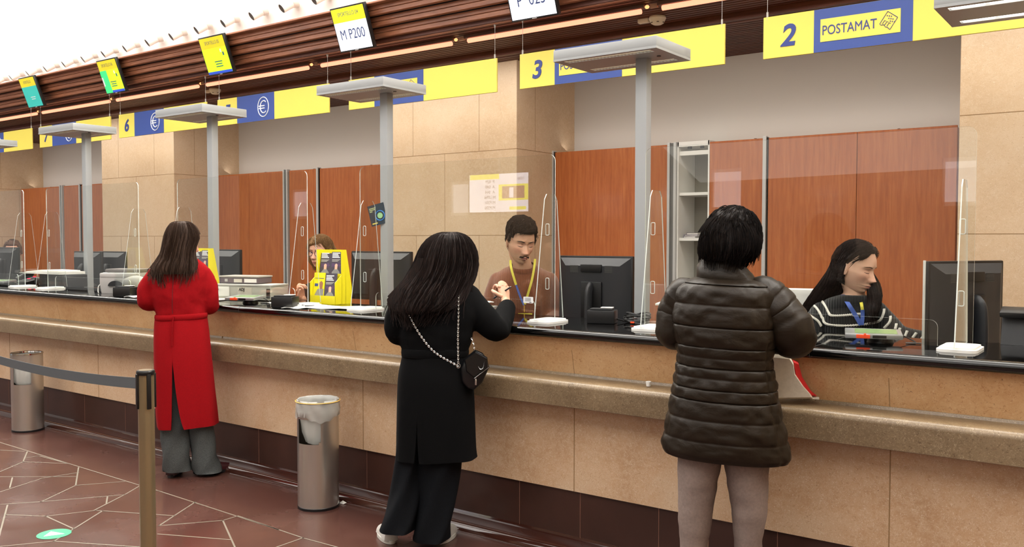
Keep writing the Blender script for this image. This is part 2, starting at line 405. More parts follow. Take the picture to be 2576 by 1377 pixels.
# clerks' desk behind the counter
def clerk_desk(x0, x1, dep, label):
    r = empty('clerk_desk', ((x0+x1)/2, .68, 0), 0, label, 'desk'); h = (x1-x0)/2
    b = MB(); b.box(-h, h, 0, dep, .75, .778, mat('desk_laminate', '#8f8a80', 0.5), 0.003); b.build('desk_top', r)
    for s_ in (-1, 1):
        b = MB(); b.box(s_*(h-.04)-.015, s_*(h-.04)+.015, .02, dep-.03, 0, .75, mat('desk_panel', '#6f6a62', .6)); b.build('side_panel', r, False)
for a, c, d, l in [(-.90, XR-.05, .5, 'grey desk under the angled monitor at the frame edge'), (-2.84, -1.96, .5, 'grey desk under the square monitor beside the man clerk'), (-4.93, -3.52, .56, 'grey desk under the wide monitor behind the yellow leaflet holder'),
                   (-9.98, -5.62, .62, 'long grey desk behind the light grey printers'), (-10.62, -9.99, .20, 'shallow grey desk shelf before the farthest seated clerk'), (-18.8, -10.63, .5, 'far grey desk outside the picture edge')]: clerk_desk(a, c, d, l)

# ------------------------------------------------------------ wood cabinets between the pilasters
def bay(x0, x1, posts, gap=None, shelf=None):
    """one bay of panelled cabinets: separate units between aluminium posts"""
    xs = sorted([x0, x1]+[p for p in posts])
    for i, (a, c) in enumerate(zip(xs, xs[1:])):
        if gap and abs(a-gap[0]) < .02: continue
        yield a, c
def cabinet_unit(a, c, label):
    r = empty('wood_cabinet', ((a+c)/2, 3.07, 0), 0, label, 'cabinet', None)
    h = (c-a)/2
    b = MB(); b.box(-h, h, .02, .34, 0, 2.33, WOOD_CAB); b.build('carcass', r, False)
    n = 2 if c-a > 1.2 else 1; w_ = (c-a)/n
    for i in range(n):
        b = MB(); b.box(-h+i*w_+.002, -h+(i+1)*w_-.002, 0, .02, .06, 2.345, WOOD_CAB, 0.0015, seg=1); b.build('door', r, False)
    b = MB(); b.box(-.10+h*.3, .06+h*.3, .03, .10, 2.33, 2.349, mat('track_metal', '#cfcfca', .4, .3)); b.box(.07+h*.3, .085+h*.3, .03, .10, 2.33, 2.352, BLACKP); b.build('top_track', r, False)
    return r
def post(x, wide, label):
    r = empty('partition_post', (x, 3.05, 0), 0, label, 'post', 'aluminium partition posts between wood cabinets')
    b = MB()
    if wide: b.box(-.045, -.022, 0, .05, 0, 2.36, ALU_L, .002); b.box(-.018, .008, .012, .05, 0, 2.355, mat('post_groove', '#6c6c6a', .5, .4)); b.box(.012, .035, 0, .05, 0, 2.36, ALU_L, .002)
    else: b.box(-.018, .010, 0, .05, 0, 2.36, ALU_L, .002); b.box(.011, .018, .012, .05, 0, 2.35, BLACKP)
    b.build('post_profile', r, False); return r
CABS = [(-4.47, -3.335, 'orange-brown wood cabinet beside the man clerk, next to the open shelf unit'),
        (-2.967, -2.52, 'narrow orange-brown wood cabinet panel between the open shelf unit and a thin post'),
        (-2.48, -1.145, 'wide double orange-brown wood cabinet behind the clerk in a striped sweater'),
        (-9.52, -8.235, 'wide orange-brown wood cabinet behind the red coat customer screen'),
        (-8.14, -7.66, 'narrow orange-brown wood panel between two posts behind the clerk with glasses'),
        (-7.62, -6.55, 'orange-brown wood cabinet above the clerk with glasses, touching the stone pilaster'),
        (-14.58, -13.35, 'distant orange-brown wood cabinet behind the far seated clerk'),
        (-13.25, -12.80, 'distant narrow orange-brown wood panel between two thin posts'),
        (-12.74, -11.65, 'distant orange-brown wood cabinet ending at the far stone pilaster')]
for a, c, l in CABS: cabinet_unit(a, c, l)
for x, wd, l in [(-3.290, True, 'double aluminium post beside the open shelf unit'), (-2.50, False, 'thin aluminium post right of the narrow wood panel near the puffy jacket customer'),
                 (-4.482, False, 'thin aluminium strip where the cabinet meets the pilaster behind the man clerk'), (-8.185, True, 'double aluminium post left of the clerk with glasses'),
                 (-7.64, False, 'thin aluminium post above the clerk with glasses'), (-13.30, True, 'distant double aluminium post behind the far grey lamp pole'),
                 (-12.77, False, 'distant thin aluminium post near the far pilaster'), (-9.54, False, 'thin aluminium strip behind the red coat customer, at the pilaster')]:
    post(x, wd, l)
# open shelf unit
def open_shelves():
    r = empty('open_shelf_unit', (-3.11, 3.07, 0), 0, 'open grey shelf unit with white shelves between wood cabinets', 'shelf')
    g = mat('shelf_grey', '#8d8a80', .6)
    b = MB(); b.box(-.14, .14, .32, .35, 0, 2.36, g); b.box(-.143, -.13, .0, .34, 0, 2.36, WHITEP); b.box(.13, .143, .0, .34, 0, 2.36, WHITEP); b.box(-.14, .14, .0, .34, 2.32, 2.36, WHITEP); b.build('carcass', r, False)
    b = MB(); b.box(-.13, .13, .02, .06, 2.25, 2.285, WHITEP); b.box(-.05, -.02, .0, .02, 2.30, 2.32, BLACKP); b.box(.06, .09, 0, .02, 2.30, 2.32, BLACKP); b.build('roller_box', r, False)
    for z in (1.93, 1.555, 1.12, .7, .3):
        b = MB(); b.box(-.13, .13, .02, .33, z-.012, z+.012, WHITEP, .002); b.build('shelf', r, False)
open_shelves()
for i, (x, y, z, w_, h, l) in enumerate([(-3.16, 3.19, 1.568, .10, .014, 'lowest book lying in the small stack on the open shelf'), (-3.155, 3.19, 1.582, .11, .012, 'middle book lying in the small stack on the open shelf'), (-3.15, 3.19, 1.594, .09, .016, 'topmost book lying in the small stack on the open shelf')]):
    r = empty('book', (x, y, z), .1*i, l, 'book', 'books lying on the open shelf')
    b = MB(); b.box(-w_/2, w_/2, -.07, .07, .001, h-.001, PAPER); b.build('pages', r, False)
    b = MB(); b.box(-w_/2-.002, w_/2+.002, -.074, .074, h-.0015, h, mat('book_purple', '#5d4a70', .5)); b.box(-w_/2-.002, w_/2+.002, -.074, .074, 0, .0015, mat('book_purple')); b.box(-w_/2-.002, -w_/2, -.074, .074, 0, h, mat('book_purple')); b.build('cover', r, False)

# ------------------------------------------------------------ the hall behind the viewer
b = MB(); b.box(XR+.02, XR+.2, -10, 3.5, 0, 6, mat('hall_stone', '#9c866a', .7)); tag(b.build('wall_right', smooth=False), kind='structure')
def hall_wall():
    hm = mat('hall_plaster', '#8b7c6c', .8)
    wins = [(-17, -15.5), (-12, -11.0), (-6.2, -5.65), (-2.6, -2.0), (0.2, .9)]
    b = MB(); x = XL
    for a, c in wins: b.box(x, a, -10.2, -10, 0, 6, hm); b.box(a, c, -10.2, -10, 0, 2.05, hm); b.box(a, c, -10.2, -10, 2.76, 6, hm); x = c
    b.box(x, XR+.2, -10.2, -10, 0, 6, hm); tag(b.build('wall_front', smooth=False), kind='structure')
    pane = mat('daylit_pane', '#ffffff', .5, emit='#eef3ff', es=1.3)
    for i, (a, c) in enumerate(wins):
        w_ = tag(empty('window_%d' % (i+1), ((a+c)/2, -10.1, 2.05)), kind='structure'); h = (c-a)/2
        b = MB(); b.box(-h, h, -.02, 0, 0, .71, pane); b.build('pane', w_, False)
        b = MB()
        for q in (-h, h): b.box(q-.03, q+.03, 0, .05, 0, .71, WHITEP)
        for z in (0, .65): b.box(-h, h, 0, .05, z, z+.06, WHITEP)
        b.build('window_frame', w_, False)
hall_wall()

# ------------------------------------------------------------ queue display that the acrylic mirrors
def queue_display():
    r = empty('queue_display', (-8.456, -7.0, 1.97), 0, 'large queue number display screen hanging in the hall opposite the counter', 'display')
    b = MB(); b.box(-.61, .61, -.06, 0, -.02, .66, BLACKP, .008); b.build('housing', r)
    W_ = mat('display_white', '#ffffff', .5, emit='#e9eeff', es=4.2); Y_ = mat('display_yellow', '#f2f24a', .5, emit='#f0f040', es=4.2)
    P_ = mat('display_photo', '#a07060', .5, emit='#b08878', es=2.2); T_ = mat('display_text', '#40404a', .6)
    b = MB(); b.box(-.58, .58, 0, .004, .02, .62, W_); b.build('screen', r, False)
    # facing +y: x runs mirrored for someone reading it
    b = MB(); b.box(-.57, .02, .004, .005, .54, .62, Y_); b.box(.01, .58, .004, .005, .20, .45, Y_); b.box(.22, .54, .004, .005, .05, .10, Y_); b.build('yellow_fields', r, False)
    b = MB(); b.box(.08, .51, .005, .006, .23, .42, P_); b.box(.22, .30, .006, .007, .24, .40, W_); b.build('photo', r, False)
    for i, s_ in enumerate(('P  029', 'A  040', 'A  044', 'M U056', 'M P201', 'M P200', )):
        t = text_mb(s_, .07, T_); t.move(0, lambda v: Vector((-v.x-.16, .007-v.y*.3, v.z+.50-.083*i))); t.build('lettering', r, False)
    t = text_mb('11:00', .06, T_); t.move(0, lambda v: Vector((-v.x+.45, .007, v.z+.53))); t.build('clock_digits', r, False)
    b = MB(); b.tube([(0, -.03, .66), (0, -.03, 3.9)], .02, ALU); b.build('hanging_pole', r)
queue_display()

# ------------------------------------------------------------ acrylic screens
def screen():
    r = empty('acrylic_screen', (0, 0, 1.105), 0, 'x', 'screen', 'acrylic screens standing on the worktop')
    Wd, H, s0, s1, sh = 1.47, .90, .135, 1.34, .118
    o = []
    def arc(cx, cz, rr, a0, a1, k=5):
        return [(cx+rr*math.cos(math.radians(a0+(a1-a0)*i/k)), cz+rr*math.sin(math.radians(a0+(a1-a0)*i/k))) for i in range(k+1)]
    o += arc(Wd-.035, H-.035, .035, 0, 90); o += arc(.035, H-.035, .035, 90, 180); o += [(0, .012), (s0, .012)]
    o += arc(s0+.03, sh-.03, .03, 180, 90); o += arc(s1-.03, sh-.03, .03, 90, 0); o += [(s1, .012), (Wd, .012)]
    b = MB(); b.prism(o, -.003, .003, GLASS, 'y', EDGE); b.build('panel', r, False)
    for x, nm in ((.045, 0), (Wd-.045, 1)):
        y0, y1, t0, t1 = -.13, .15, -.035, .085
        pl = [(y0, .018)]+[(y1, .018)]+[(t1, .66), (t1-.02, .69), (t0+.02, .69), (t0, .66)]
        b = MB(); b.prism(pl, x-.0025, x+.0025, GLASS, 'x', EDGE); f = b.build('support_fin', r, False)
        for z in (.50, .21):
            b = MB(); P = rrect(-.012, .012, z-.030, z+.030, .006, 3); n = len(P)
            b.tube([(x+p[0]*.9, -.006, p[1]) for p in P+P[:1]], .0018, EDGE, 5); b.build('clip', f, False)
        b = MB(); b.prism([(p[0]+x, p[1]) for p in rrect(-.075, .075, -.11, .11, .035, 6)], 0.0005, .012, WHITEP, 'z')
        b.prism([(p[0]+x, p[1]) for p in rrect(-.065, .065, -.10, .10, .03, 6)], .012, .020, WHITEP, 'z'); b.build('foot', r, True, 50)
    return r
SC = screen()
lab = ['acrylic screen in front of the clerk in a striped sweater', 'acrylic screen in front of the man clerk in a brown sweater', 'acrylic screen between the red coat customer and the clerk with glasses',
       'acrylic screen in front of the light grey printer', 'acrylic screen in front of the farthest seated clerk']
SPOS = [-2.068, -4.075, -6.04, -8.04, -9.93]
for i, x in enumerate(SPOS):
    s_ = SC if i == 0 else dup(SC)
    s_.location = (x, .25, 1.105); s_['label'] = lab[i]

# ------------------------------------------------------------ grey pole lamps
LOUV = mat('louvre_metal', '#cfcbc2', .15, .9)
TUBE = mat('lamp_tube', '#ffffff', .5, emit='#fff2dd', es=1.6)
def pole_lamp(lit=False):
    r = empty('pole_lamp', (0, 0, .78), 0, 'x', 'lamp', 'grey pole lamps behind the counter')
    b = MB(); b.box(-.035, .035, -.03, .03, 0.012, 1.785, ALU, .004); b.build('pole', r)
    b = MB(); b.box(-.09, .09, -.07, .07, 0, .014, ALU, .004); b.build('base_plate', r)
    x0, x1, y0, y1, z0, z1 = -.455, .195, -.23, .195, 1.785, 1.85
    b = MB(); b.box(x0, x1, y0, y1, z0+.012, z1, ALU, .003)
    # underside frame with two long openings
    ya = [(-.20, -.145), (.085, .14)]
    b.box(x0, x1, y0, ya[0][0], z0, z0+.013, ALU); b.box(x0, x1, ya[0][1], ya[1][0], z0, z0+.013, ALU); b.box(x0, x1, ya[1][1], y1, z0, z0+.013, ALU)
    for a, c in ya: b.box(x0, x0+.05, a, c, z0, z0+.013, ALU); b.box(x1-.05, x1, a, c, z0, z0+.013, ALU)
    h = b.build('lamp_head', r)
    for a, c in ya:
        b = MB(); b.box(x0+.05, x1-.05, a, c, z0+.010, z0+.012, TUBE); b.build('tube_light', h, False)
        if lit:
            b = MB()
            for q0, q1 in ((x0+.06, x0+.19), (x0+.21, x1-.06)): b.box(q0, q1, a+.008, c-.008, z0+.002, z0+.008, LIT)
            b.build('fluorescent_tube', h, False); continue
        b = MB(); n = 26
        for i in range(n):
            x = x0+.052+(x1-x0-.104)*i/(n-1); b.box(x-.001, x+.001, a, c, z0, z0+.010, LOUV)
        b.box(x0+.05, x1-.05, (a+c)/2-.0012, (a+c)/2+.0012, z0, z0+.010, LOUV)
        b.build('louvre_grid', h, False)
    b = MB(); b.lathe([(.001, z0-.004), (.011, z0-.004), (.012, z0)], BLACKP, 12, (.11, -.03, 0)); b.build('sensor', h)
    return r
PL = pole_lamp()
LIT = mat('lit_tube', '#ffffff', .5, emit='#fffaf0', es=3.0)
PL2 = pole_lamp(True)
plab = ['grey pole lamp at the frame edge beside the ridged black monitor', 'grey pole lamp between the man clerk and the puffy jacket customer', 'grey pole lamp with a small blue card, beside the black coat customer',
        'grey pole lamp right behind the red coat customer', 'grey pole lamp in front of the light grey printer station', 'farthest grey pole lamp, at the seated clerk by the frame edge']
for i, x in enumerate([-.37, -2.366, -4.362, -6.35, -8.335, -10.33]):
    p = PL2 if i == 0 else (PL if i == 1 else dup(PL))
    p.location = (x, .785, .78); p['label'] = plab[i]

# ------------------------------------------------------------ hanging counter signs
SGN = mat('sign_edge', '#c9c56a', .5)
def euro_mb(x, z, R):
    b = MB(); n = 40
    for r0 in (R,):
        b.tube([(x+r0*math.cos(2*PI*i/n)*.86, -.0085, z+r0*math.sin(2*PI*i/n)) for i in range(n+1)], .0042, WHT, 6)
    rr = R*.62
    b.tube([(x+.006+rr*math.cos(a)*.86, -.0085, z+rr*math.sin(a)) for a in [math.radians(48+264*i/24) for i in range(25)]], .0052, WHT, 6)
    for dz in (.010, -.012): b.box(x-R*.70, x+R*.22, -.011, -.007, z+dz-.0045, z+dz+.0045, WHT)
    return b
def hanging_sign(x, num, kind, label):
    r = empty('hanging_sign', (x, 1.536, 2.637), 0, label, 'sign')
    L, H = 1.558, .248
    b = MB(); b.box(0, L, -.006, .006, 0, H, YEL, .0015, seg=1); b.box(.302, .838, -.0075, -.0055, .001, H-.001, BLU); b.build('board', r, False)
    t = text_mb(num, .175, NAVY, .0012, .18, .0045); t.move(0, lambda v: v+Vector((.148, -.0075, .118))); t.build('number', r, False)
    if kind == 'euro':
        euro_mb(.685, .124, .088).build('euro_symbol', r)
    else:
        b = MB(); b.box(.34, .775, -.0095, -.007, .058, .188, YEL); b.build('plate', r, False)
        t = text_mb('POSTAMAT', .078, NAVY, .001, 0, .0, .76); t.move(0, lambda v: v+Vector((.500, -.0105, .120))); t.build('lettering', r, False)
        b = MB(); c = Vector((.714, -.0108, .128))
        def q(a, d): return c+Vector((a, 0, d))
        K = [(-.048, -.012), (-.006, .052), (.046, .012), (.006, -.050)]
        for i in range(4):
            if i == 3: b.tube([q(*K[3]), q(-.006, -.036), q(-.018, -.032), q(-.026, -.018), q(-.040, -.020), q(*K[0])], .0016, NAVY, 5)
            else: b.tube([q(*K[i]), q(*K[i+1])], .0016, NAVY, 5)
        for i in range(3):
            for j in range(3): p = q(-.008+.011*i+.008*j, .028-.009*i-.0*j+.0-.012*j+.006*i-.004*j); b.box(p.x-.0026, p.x+.0026, -.0118, -.010, p.z-.0026, p.z+.0026, NAVY)
        for i in range(3): b.tube([q(-.034+.012*i, -.014-.008*i), q(-.022+.012*i, .004-.008*i), q(-.014+.012*i, .000-.008*i)], .0015, NAVY, 5)
        b.build('keypad_emblem', r)
    for wx in (.022, L-.022):
        b = MB(); b.tube([(wx, 0, H), (wx, 0, .485)], .0018, mat('wire_grey', '#b5b2ad', .4, .5), 6); b.tube([(wx, 0, H-.02), (wx, 0, H+.03)], .0065, GREYP, 8); b.lathe([(.003, .47), (.009, .49), (.013, .50)], GREYP, 10, (wx, 0, 0)); b.build('hanging_wire', r)
    return r
sg = [(-1.955, '2', 'post', 'hanging sign with number 2, its keypad emblem fully visible'), (-3.757, '3', 'post', 'hanging sign with number 3, partly covered by a grey lamp head'), (-5.522, '4', 'post', 'hanging sign over the black coat customer, its number hidden by a grey lamp head'),
      (-7.32, '5', 'euro', 'hanging sign with number 5 and a full white euro symbol'), (-9.05, '6', 'euro', 'hanging sign with number 6 and a white euro symbol'), (-10.775, '7', 'euro', 'hanging sign with number 7, beside the distant pilaster'), (-12.52, '8', 'euro', 'farthest hanging sign, cut off by the frame edge')]
for s_ in sg: hanging_sign(*s_)

# ------------------------------------------------------------ overhead call monitors
SY = mat('screen_yellow', '#e8e02c', .4, emit='#e3e019', es=.85)
SYD = mat('screen_ochre', '#c9b420', .4, emit='#c4b012', es=.62)
SW = mat('screen_white', '#f2f4ff', .4, emit='#eef0ff', es=1.0)
SG = mat('screen_lime', '#b6f01c', .4, emit='#aef01a', es=.80)
SGR = mat('screen_green', '#34e070', .4, emit='#2ee070', es=.75)
ST = mat('screen_teal', '#2aa79a', .4, emit='#289a92', es=.6)
SBL = mat('screen_blue', '#2446b0', .4, emit='#2446b0', es=.6)
STX = mat('screen_text', '#3c4a78', .6)
STG = mat('screen_text_grey', '#8a8a60', .6)
def call_monitor(x, top, main, mode, label):
    r = empty('call_monitor', (x, 1.30, 3.235), 0, label, 'monitor')
    R = Matrix.Rotation(math.radians(20), 4, 'X') @ Matrix.Rotation(math.radians(-4), 4, 'Z')
    def fin(b): return b.move(0, lambda v: R @ v)
    b = MB(); b.box(-.205, .205, -.012, .022, -.175, .175, BLACKP, .006); b.box(-.13, .13, .022, .05, -.12, .10, BLACKP, .01); b.box(-.02, .02, -.013, -.011, -.172, -.168, WHITEP); fin(b).build('housing', r)
    b = MB(); zt = .065 if mode != 'white' else .055
    b.box(-.193, .193, -.0135, -.0115, -.163, zt, main); b.box(-.193, .193, -.0135, -.0115, zt, .163, top)
    if mode in ('lime', 'split'): b.box(-.193, .193, -.0142, -.0125, -.163, -.140, SBL)
    if mode == 'split': b.box(-.193, -.06, -.0146, -.0130, -.163, zt, SGR); b.box(-.193, -.165, -.0152, -.013, -.09, .0, WHT)
    fin(b).build('screen', r, False)
    def T(s_, size, m, dx, dz, bold=0, xs=1): t = text_mb(s_, size, m, .0004, 0, bold, xs); t.move(0, lambda v: v+Vector((dx, -.0150, dz))); fin(t).build('lettering', r, False)
    if mode == 'white':
        if x > -5: T('SPORTELLO 03', .045, STX, 0, .115, 0, .85); T('P  025', .115, STX, 0, -.045, 0, .85)
        else: T('SPORTELLO 04', .045, STX, 0, .115, 0, .85); T('M P200', .112, STX, 0, -.045, 0, .87)
    else:
        T('SPORTELLO' + {'lime': ' 05', 'split': ' 06', 'teal': ''}[mode], .045, STG, 0, .115, 0, .8)
        tm = STX if mode != 'teal' else WHT
        for i in range(3 if mode != 'teal' else 2):
            b = MB(); w_ = (.06, .05, .055)[i]; b.box(.02-w_, .02+w_, -.0150, -.0140, -.06-.022*i, -.052-.022*i, tm); fin(b).build('text_line', r, False)
        if mode != 'teal':
            b = MB(); b.box(.09, .11, -.015, -.014, .02, .05, WHT); b.box(.12, .14, -.015, -.014, -.01, .02, BLU); fin(b).build('icon', r, False)
    b = MB(); b.tube([(0, .04, .02), (0, .17, .05)], .012, DARKP, 8); b.build('wall_bracket', r)
    return r
for a in [(-3.50, SY, SW, 'white', 'overhead monitor cut by the top edge, reading P 025 in blue on white'), (-5.23, SY, SW, 'white', 'overhead monitor showing MP200 under a yellow band'),
          (-7.0, SYD, SG, 'lime', 'overhead monitor with an entirely lime lower half and blue strip'), (-8.77, SYD, SG, 'split', 'overhead monitor with a bright green left patch beside lime'), (-10.46, SYD, ST, 'teal', 'overhead monitor with a teal lower half')]:
    call_monitor(*a)

# ------------------------------------------------------------ glowing strip lights along the soffit
GLOW = mat('strip_glow', '#a86a50', .5, emit='#ff9a78', es=1.75)
def strip():
    r = empty('strip_light', (0, 1.70, 3.10), 0, 'x', 'lamp', 'strip lights along the soffit')
    b = MB(); b.box(0, 1.56, -.022, .022, .012, .038, mat('strip_body', '#5a3a2c', .5), .002); b.build('channel', r)
    b = MB(); b.tube([(.03, 0, -.006), (1.53, 0, -.006)], .018, GLOW, 8); b.build('tube', r)
    b = MB(); b.box(-.06, -.005, -.012, .012, 0.004, .03, mat('strip_cap', '#b08468', .4), .003); b.build('end_clip', r)
    b = MB(); b.ball((1.575, 0, .018), .016, .013, .013, mat('strip_end', '#ffc98c', .5, emit='#ffb070', es=1.4)); b.build('end_cap', r)
    return r
S0 = strip()
xs = [-1.12, -2.78, -4.45, -6.13, -7.78, -9.44, -11.10, -12.76, -14.42]
sl = ['strip light above the number 2 sign, cut by the frame top', 'strip light passing above the white smoke detector beside sign 3', 'strip light between the two white call monitors', 'strip light just below the MP200 monitor',
      'strip light below the lime call monitor', 'strip light below the green patched call monitor', 'strip light below the teal call monitor', 'distant strip light left of the teal call monitor', 'farthest strip light at the frame edge']
for i, x in enumerate(xs):
    s_ = S0 if i == 0 else dup(S0)
    s_.location = (x-1.62, 1.70, 3.10); s_['label'] = sl[i]

# ------------------------------------------------------------ small tube spots on the white vault
def spot():
    r = empty('tube_spot', (0, 0, 0), 0, 'round white tube spot with dark opening on the vault above the timber fascia', 'spotlight', 'tube spots in a row on the vault')
    cream = mat('spot_cream', '#f6f2ea', .6)
    A = Vector((0.045, .10, .085)); B = Vector((-.0, -.01, -.0))
    b = MB(); d = (B-A)
    b.tube([A, A+d*.25, A+d*.3, B], [.062, .052, .044, .040], cream, 18, cap=False); b.build('tube', r)
    b = MB(); b.tube([B-d*.03, B-d*.028], [.041, .041], mat('spot_inside', '#3a3632', .6), 18); b.build('opening', r)
    return r
T0 = spot()
ORD = ['', 'first', 'second', 'third', 'fourth', 'fifth', 'sixth', 'seventh', 'eighth', 'ninth', 'tenth', 'eleventh', 'twelfth', 'thirteenth', 'fourteenth', 'fifteenth', 'sixteenth', 'seventeenth', 'eighteenth']
for i in range(17):
    s_ = T0 if i == 0 else dup(T0)
    s_.location = (-5.27-.405*i+.0, 1.30, 3.525-.0058*i); s_['label'] = 'tube spot on the vault, %s in the row counted from the MP200 monitor' % ORD[i] if i else 'tube spot on the vault, hidden behind or right above the MP200 monitor'
# ------------------------------------------------------------ smoke detectors
def detector(x, y, label):
    r = empty('smoke_detector', (x, y, 3.14), 0, label, 'smoke detector')
    b = MB(); b.lathe([(.058, 0), (.062, -.012), (.055, -.026), (.046, -.045), (.03, -.055), (.001, -.057)], WHITEP, 24, cap=False)
    b.build('housing', r)
    b = MB()
    for k in range(6):
        a = k*PI/3; b.box(.030, .050, -.008, .008, -.046, -.042, DARKP, rot=Matrix.Rotation(a, 4, 'Z'))
    b.build('slots', r, False)
    b = MB(); b.box(-.15, -.065, -.02, .02, -.03, 0, WHITEP, .006); b.build('cable_box', r)
detector(-2.93, 2.06, 'white smoke detector on the slatted soffit above sign 3')
detector(-8.1, 2.06, 'white smoke detector on the slatted soffit left of sign 5')

# ------------------------------------------------------------ clerks' monitors (seen from behind)
def back_grille(b, x0, x1, z0, z1, y, n, m):
    for i in range(n):
        z = z0+(z1-z0)*(i+.5)/n; b.box(x0, x1, y-.0015, y+.001, z-(z1-z0)/n*.22, z+(z1-z0)/n*.22, m)
GRL = mat('vent_slots', '#3c3c38', .6)
def monitor(x, y, rz, w, h, zc, label, square=False):
    r = empty('computer_monitor', (x, y, .779), rz, label, 'monitor', 'computer monitors on the clerks desk')
    z0 = zc-h/2-.779; z1 = z0+h; zm = (z0+z1)/2
    b = MB(); b.box(-w/2, w/2, .0, .028, z0, z1, BLACKP, .008); b.build('housing', r)
    b = MB(); b.box(-w/2+.012, w/2-.012, .0285, .0295, z0+.015, z1-.012, mat('monitor_screen', '#0d1016', .15)); b.build('screen', r, False)
    b = MB()
    k = .045
    A = [(-w/2+.012, 0, z0+.012), (w/2-.012, 0, z0+.012), (w/2-.012, 0, z1-.012), (-w/2+.012, 0, z1-.012)]
    B_ = [(-w/2+k*1.5, -.035, z0+k), (w/2-k*1.5, -.035, z0+k), (w/2-k*1.5, -.035, z1-k*1.3), (-w/2+k*1.5, -.035, z1-k*1.3)]
    b.rings([A, B_], DARKP, cap0=False, cap1=True)
    b.box(-w*.14, w*.14, -.050, -.034, z0+.03, z1-h*.36, BLACKP, .008); b.build('back_cover', r)
    if square:
        b = MB(); b.box(-w*.15, w*.13, -.044, -.03, z1-.095, z1-.05, BLACKP, .004); b.build('handle_recess', r)
        for g_ in ((-w*.30, -w*.19, z1-.10, z1-.055, -.0345, 7), (w*.17, w*.27, z1-.10, z1-.055, -.0345, 7), (-w*.36, -w*.30, z0+.10, z0+.24, -.030, 22), (w*.30, w*.345, z0+.05, z0+.25, -.030, 30)):
            b = MB(); back_grille(b, *g_, GRL); b.build('vent_grille', r, False)
    b = MB(); P = [(0, -.055, zm+.03), (0, -.075, zm-.02), (0, -.078, z0-.02), (0, -.06, .02)]
    b.limb(P, [.030, .034, .036, .034], DARKP, 12, (1.0, .55)); b.build('stand_neck', r)
    b = MB(); b.box(-.12, .12, -.14, .06, 0, .014, BLACKP, .006); b.build('stand_base', r)
    return r
monitor(-2.71, .84, .03, .50, .42, 1.245, 'square black monitor with back vents beside the man clerk', True)
mo = monitor(-.72, .86, 1.06, .50, .43, 1.24, 'black monitor angled beside the clerk in a striped sweater, at the frame edge', True)
b = MB(); b.box(-.254, -.249, .014, .028, .247, .679, GREYP, .002); b.build('bezel_strip', mo)
monitor(-4.61, .97, .05, .58, .36, 1.285, 'wide black monitor behind the yellow leaflet holder', False)
monitor(-6.55, .99, .0, .54, .36, 1.285, 'dark monitor seen right beside the lamp pole behind the red coat customer')
monitor(-8.70, .97, .0, .52, .36, 1.25, 'dark monitor left of the lamp pole near the light grey printer')
monitor(-8.52, 1.12, .03, .48, .36, 1.25, 'dark monitor just behind the light grey printer')
monitor(-10.05, .80, .0, .52, .36, 1.285, 'dark monitor hiding the lower face of the farthest seated clerk')

# ------------------------------------------------------------ small black receipt printers on the worktop
def receipt_box(x, y, rz, label):
    r = empty('receipt_printer', (x, y, 1.1055), rz, label, 'receipt printer', 'small black receipt printers')
    b = MB(); b.box(-.075, .075, -.055, .055, 0, .072, BLACKP, .008); b.build('body', r)
    b = MB(); b.box(-.060, .060, -.045, .03, .0725, .080, DARKP, .003); b.build('lid', r)
    b = MB(); b.box(-.01, .055, .0, .045, .0805, .084, PAPER, .001); b.build('paper_slip', r)
    b = MB(); b.tube([(.075, .03, .02), (.12, .06, .006), (.16, .10, .006)], .004, BLACKP, 6); b.build('cable', r)
receipt_box(-2.40, .40, .35, 'black receipt printer in front of the square monitor, beside a coiled cable')
receipt_box(-4.62, .10, .45, 'black receipt printer beside the yellow leaflet holder')
receipt_box(-6.52, .10, .45, 'black receipt printer at the elbow of the red coat customer')
r = empty('coiled_cable', (-2.235, .47, 1.1055), 0, 'coil of black cable beside the black receipt printer', 'cable')
random.seed(4); b = MB()
for k in range(7):
    o = [(random.uniform(-.008, .008)+.07*math.cos(t), random.uniform(-.004, .004)+.035*math.sin(t)+.004*k, .010+.007*k+.006*math.sin(t*2+k)) for t in [2*PI*i/20 for i in range(21)]]
    b.tube(o, .0035, BLACKP, 6)
b.build('cable_loops', r)
b = MB(); b.box(-.01, .01, -.045, -.035, .006, .014, ORANGE, .001); b.build('cable_tie', r)

# ------------------------------------------------------------ signature pads
PADS = mat('pad_silver', '#b4b7b8', .3, .6); PADG = mat('pad_green', '#7f9a6a', .25)
def sign_pad(x, y, rz, label):
    r = empty('signature_pad', (x, y, 1.1055), rz, label, 'tablet', 'signature pads on the worktop')
    T_ = Matrix.Rotation(math.radians(4), 4, 'X')
    b = MB(); b.box(-.115, .115, -.08, .08, .028, .048, PADS, .005, rot=T_); b.build('body', r)
    b = MB(); b.box(-.075, .095, -.055, .06, .0481, .0488, PADG, rot=T_); b.build('writing_surface', r, False)
    b = MB(); b.box(-.07, -.015, -.086, -.076, .030, .046, ORANGE, .002, rot=T_); b.box(-.04, -.03, -.086, -.07, .040, .050, ORANGE, .002, rot=T_); b.build('pen_clip', r)
    b = MB(); b.box(-.005, .05, -.0815, -.079, .032, .044, BLACKP, rot=T_); b.build('port_cover', r)
    b = MB(); b.lathe([(.055, 0), (.05, .02), (.03, .03)], BLACKP, 16, (.03, .01, 0)); b.build('stand', r)
    b = MB(); b.tube(smooth_path([(.11, .04, .035), (.15, .05, .015), (.17, .02, .004), (.13, -.02, .004), (.19, -.01, .004)], .003)[0], .0028, BLACKP, 6); b.build('cable', r)
sign_pad(-1.00, .33, .28, 'silver signature pad with an orange clip before the clerk in a striped sweater')
sign_pad(-5.16, .20, .35, 'signature pad with an orange clip between the red coat customer and a black receipt printer')
sign_pad(-9.05, .30, .3, 'distant signature pad with an orange clip in front of the farthest clerk')
sign_pad(-3.27, .40, .2, 'signature pad half hidden by the arm of the black coat customer')

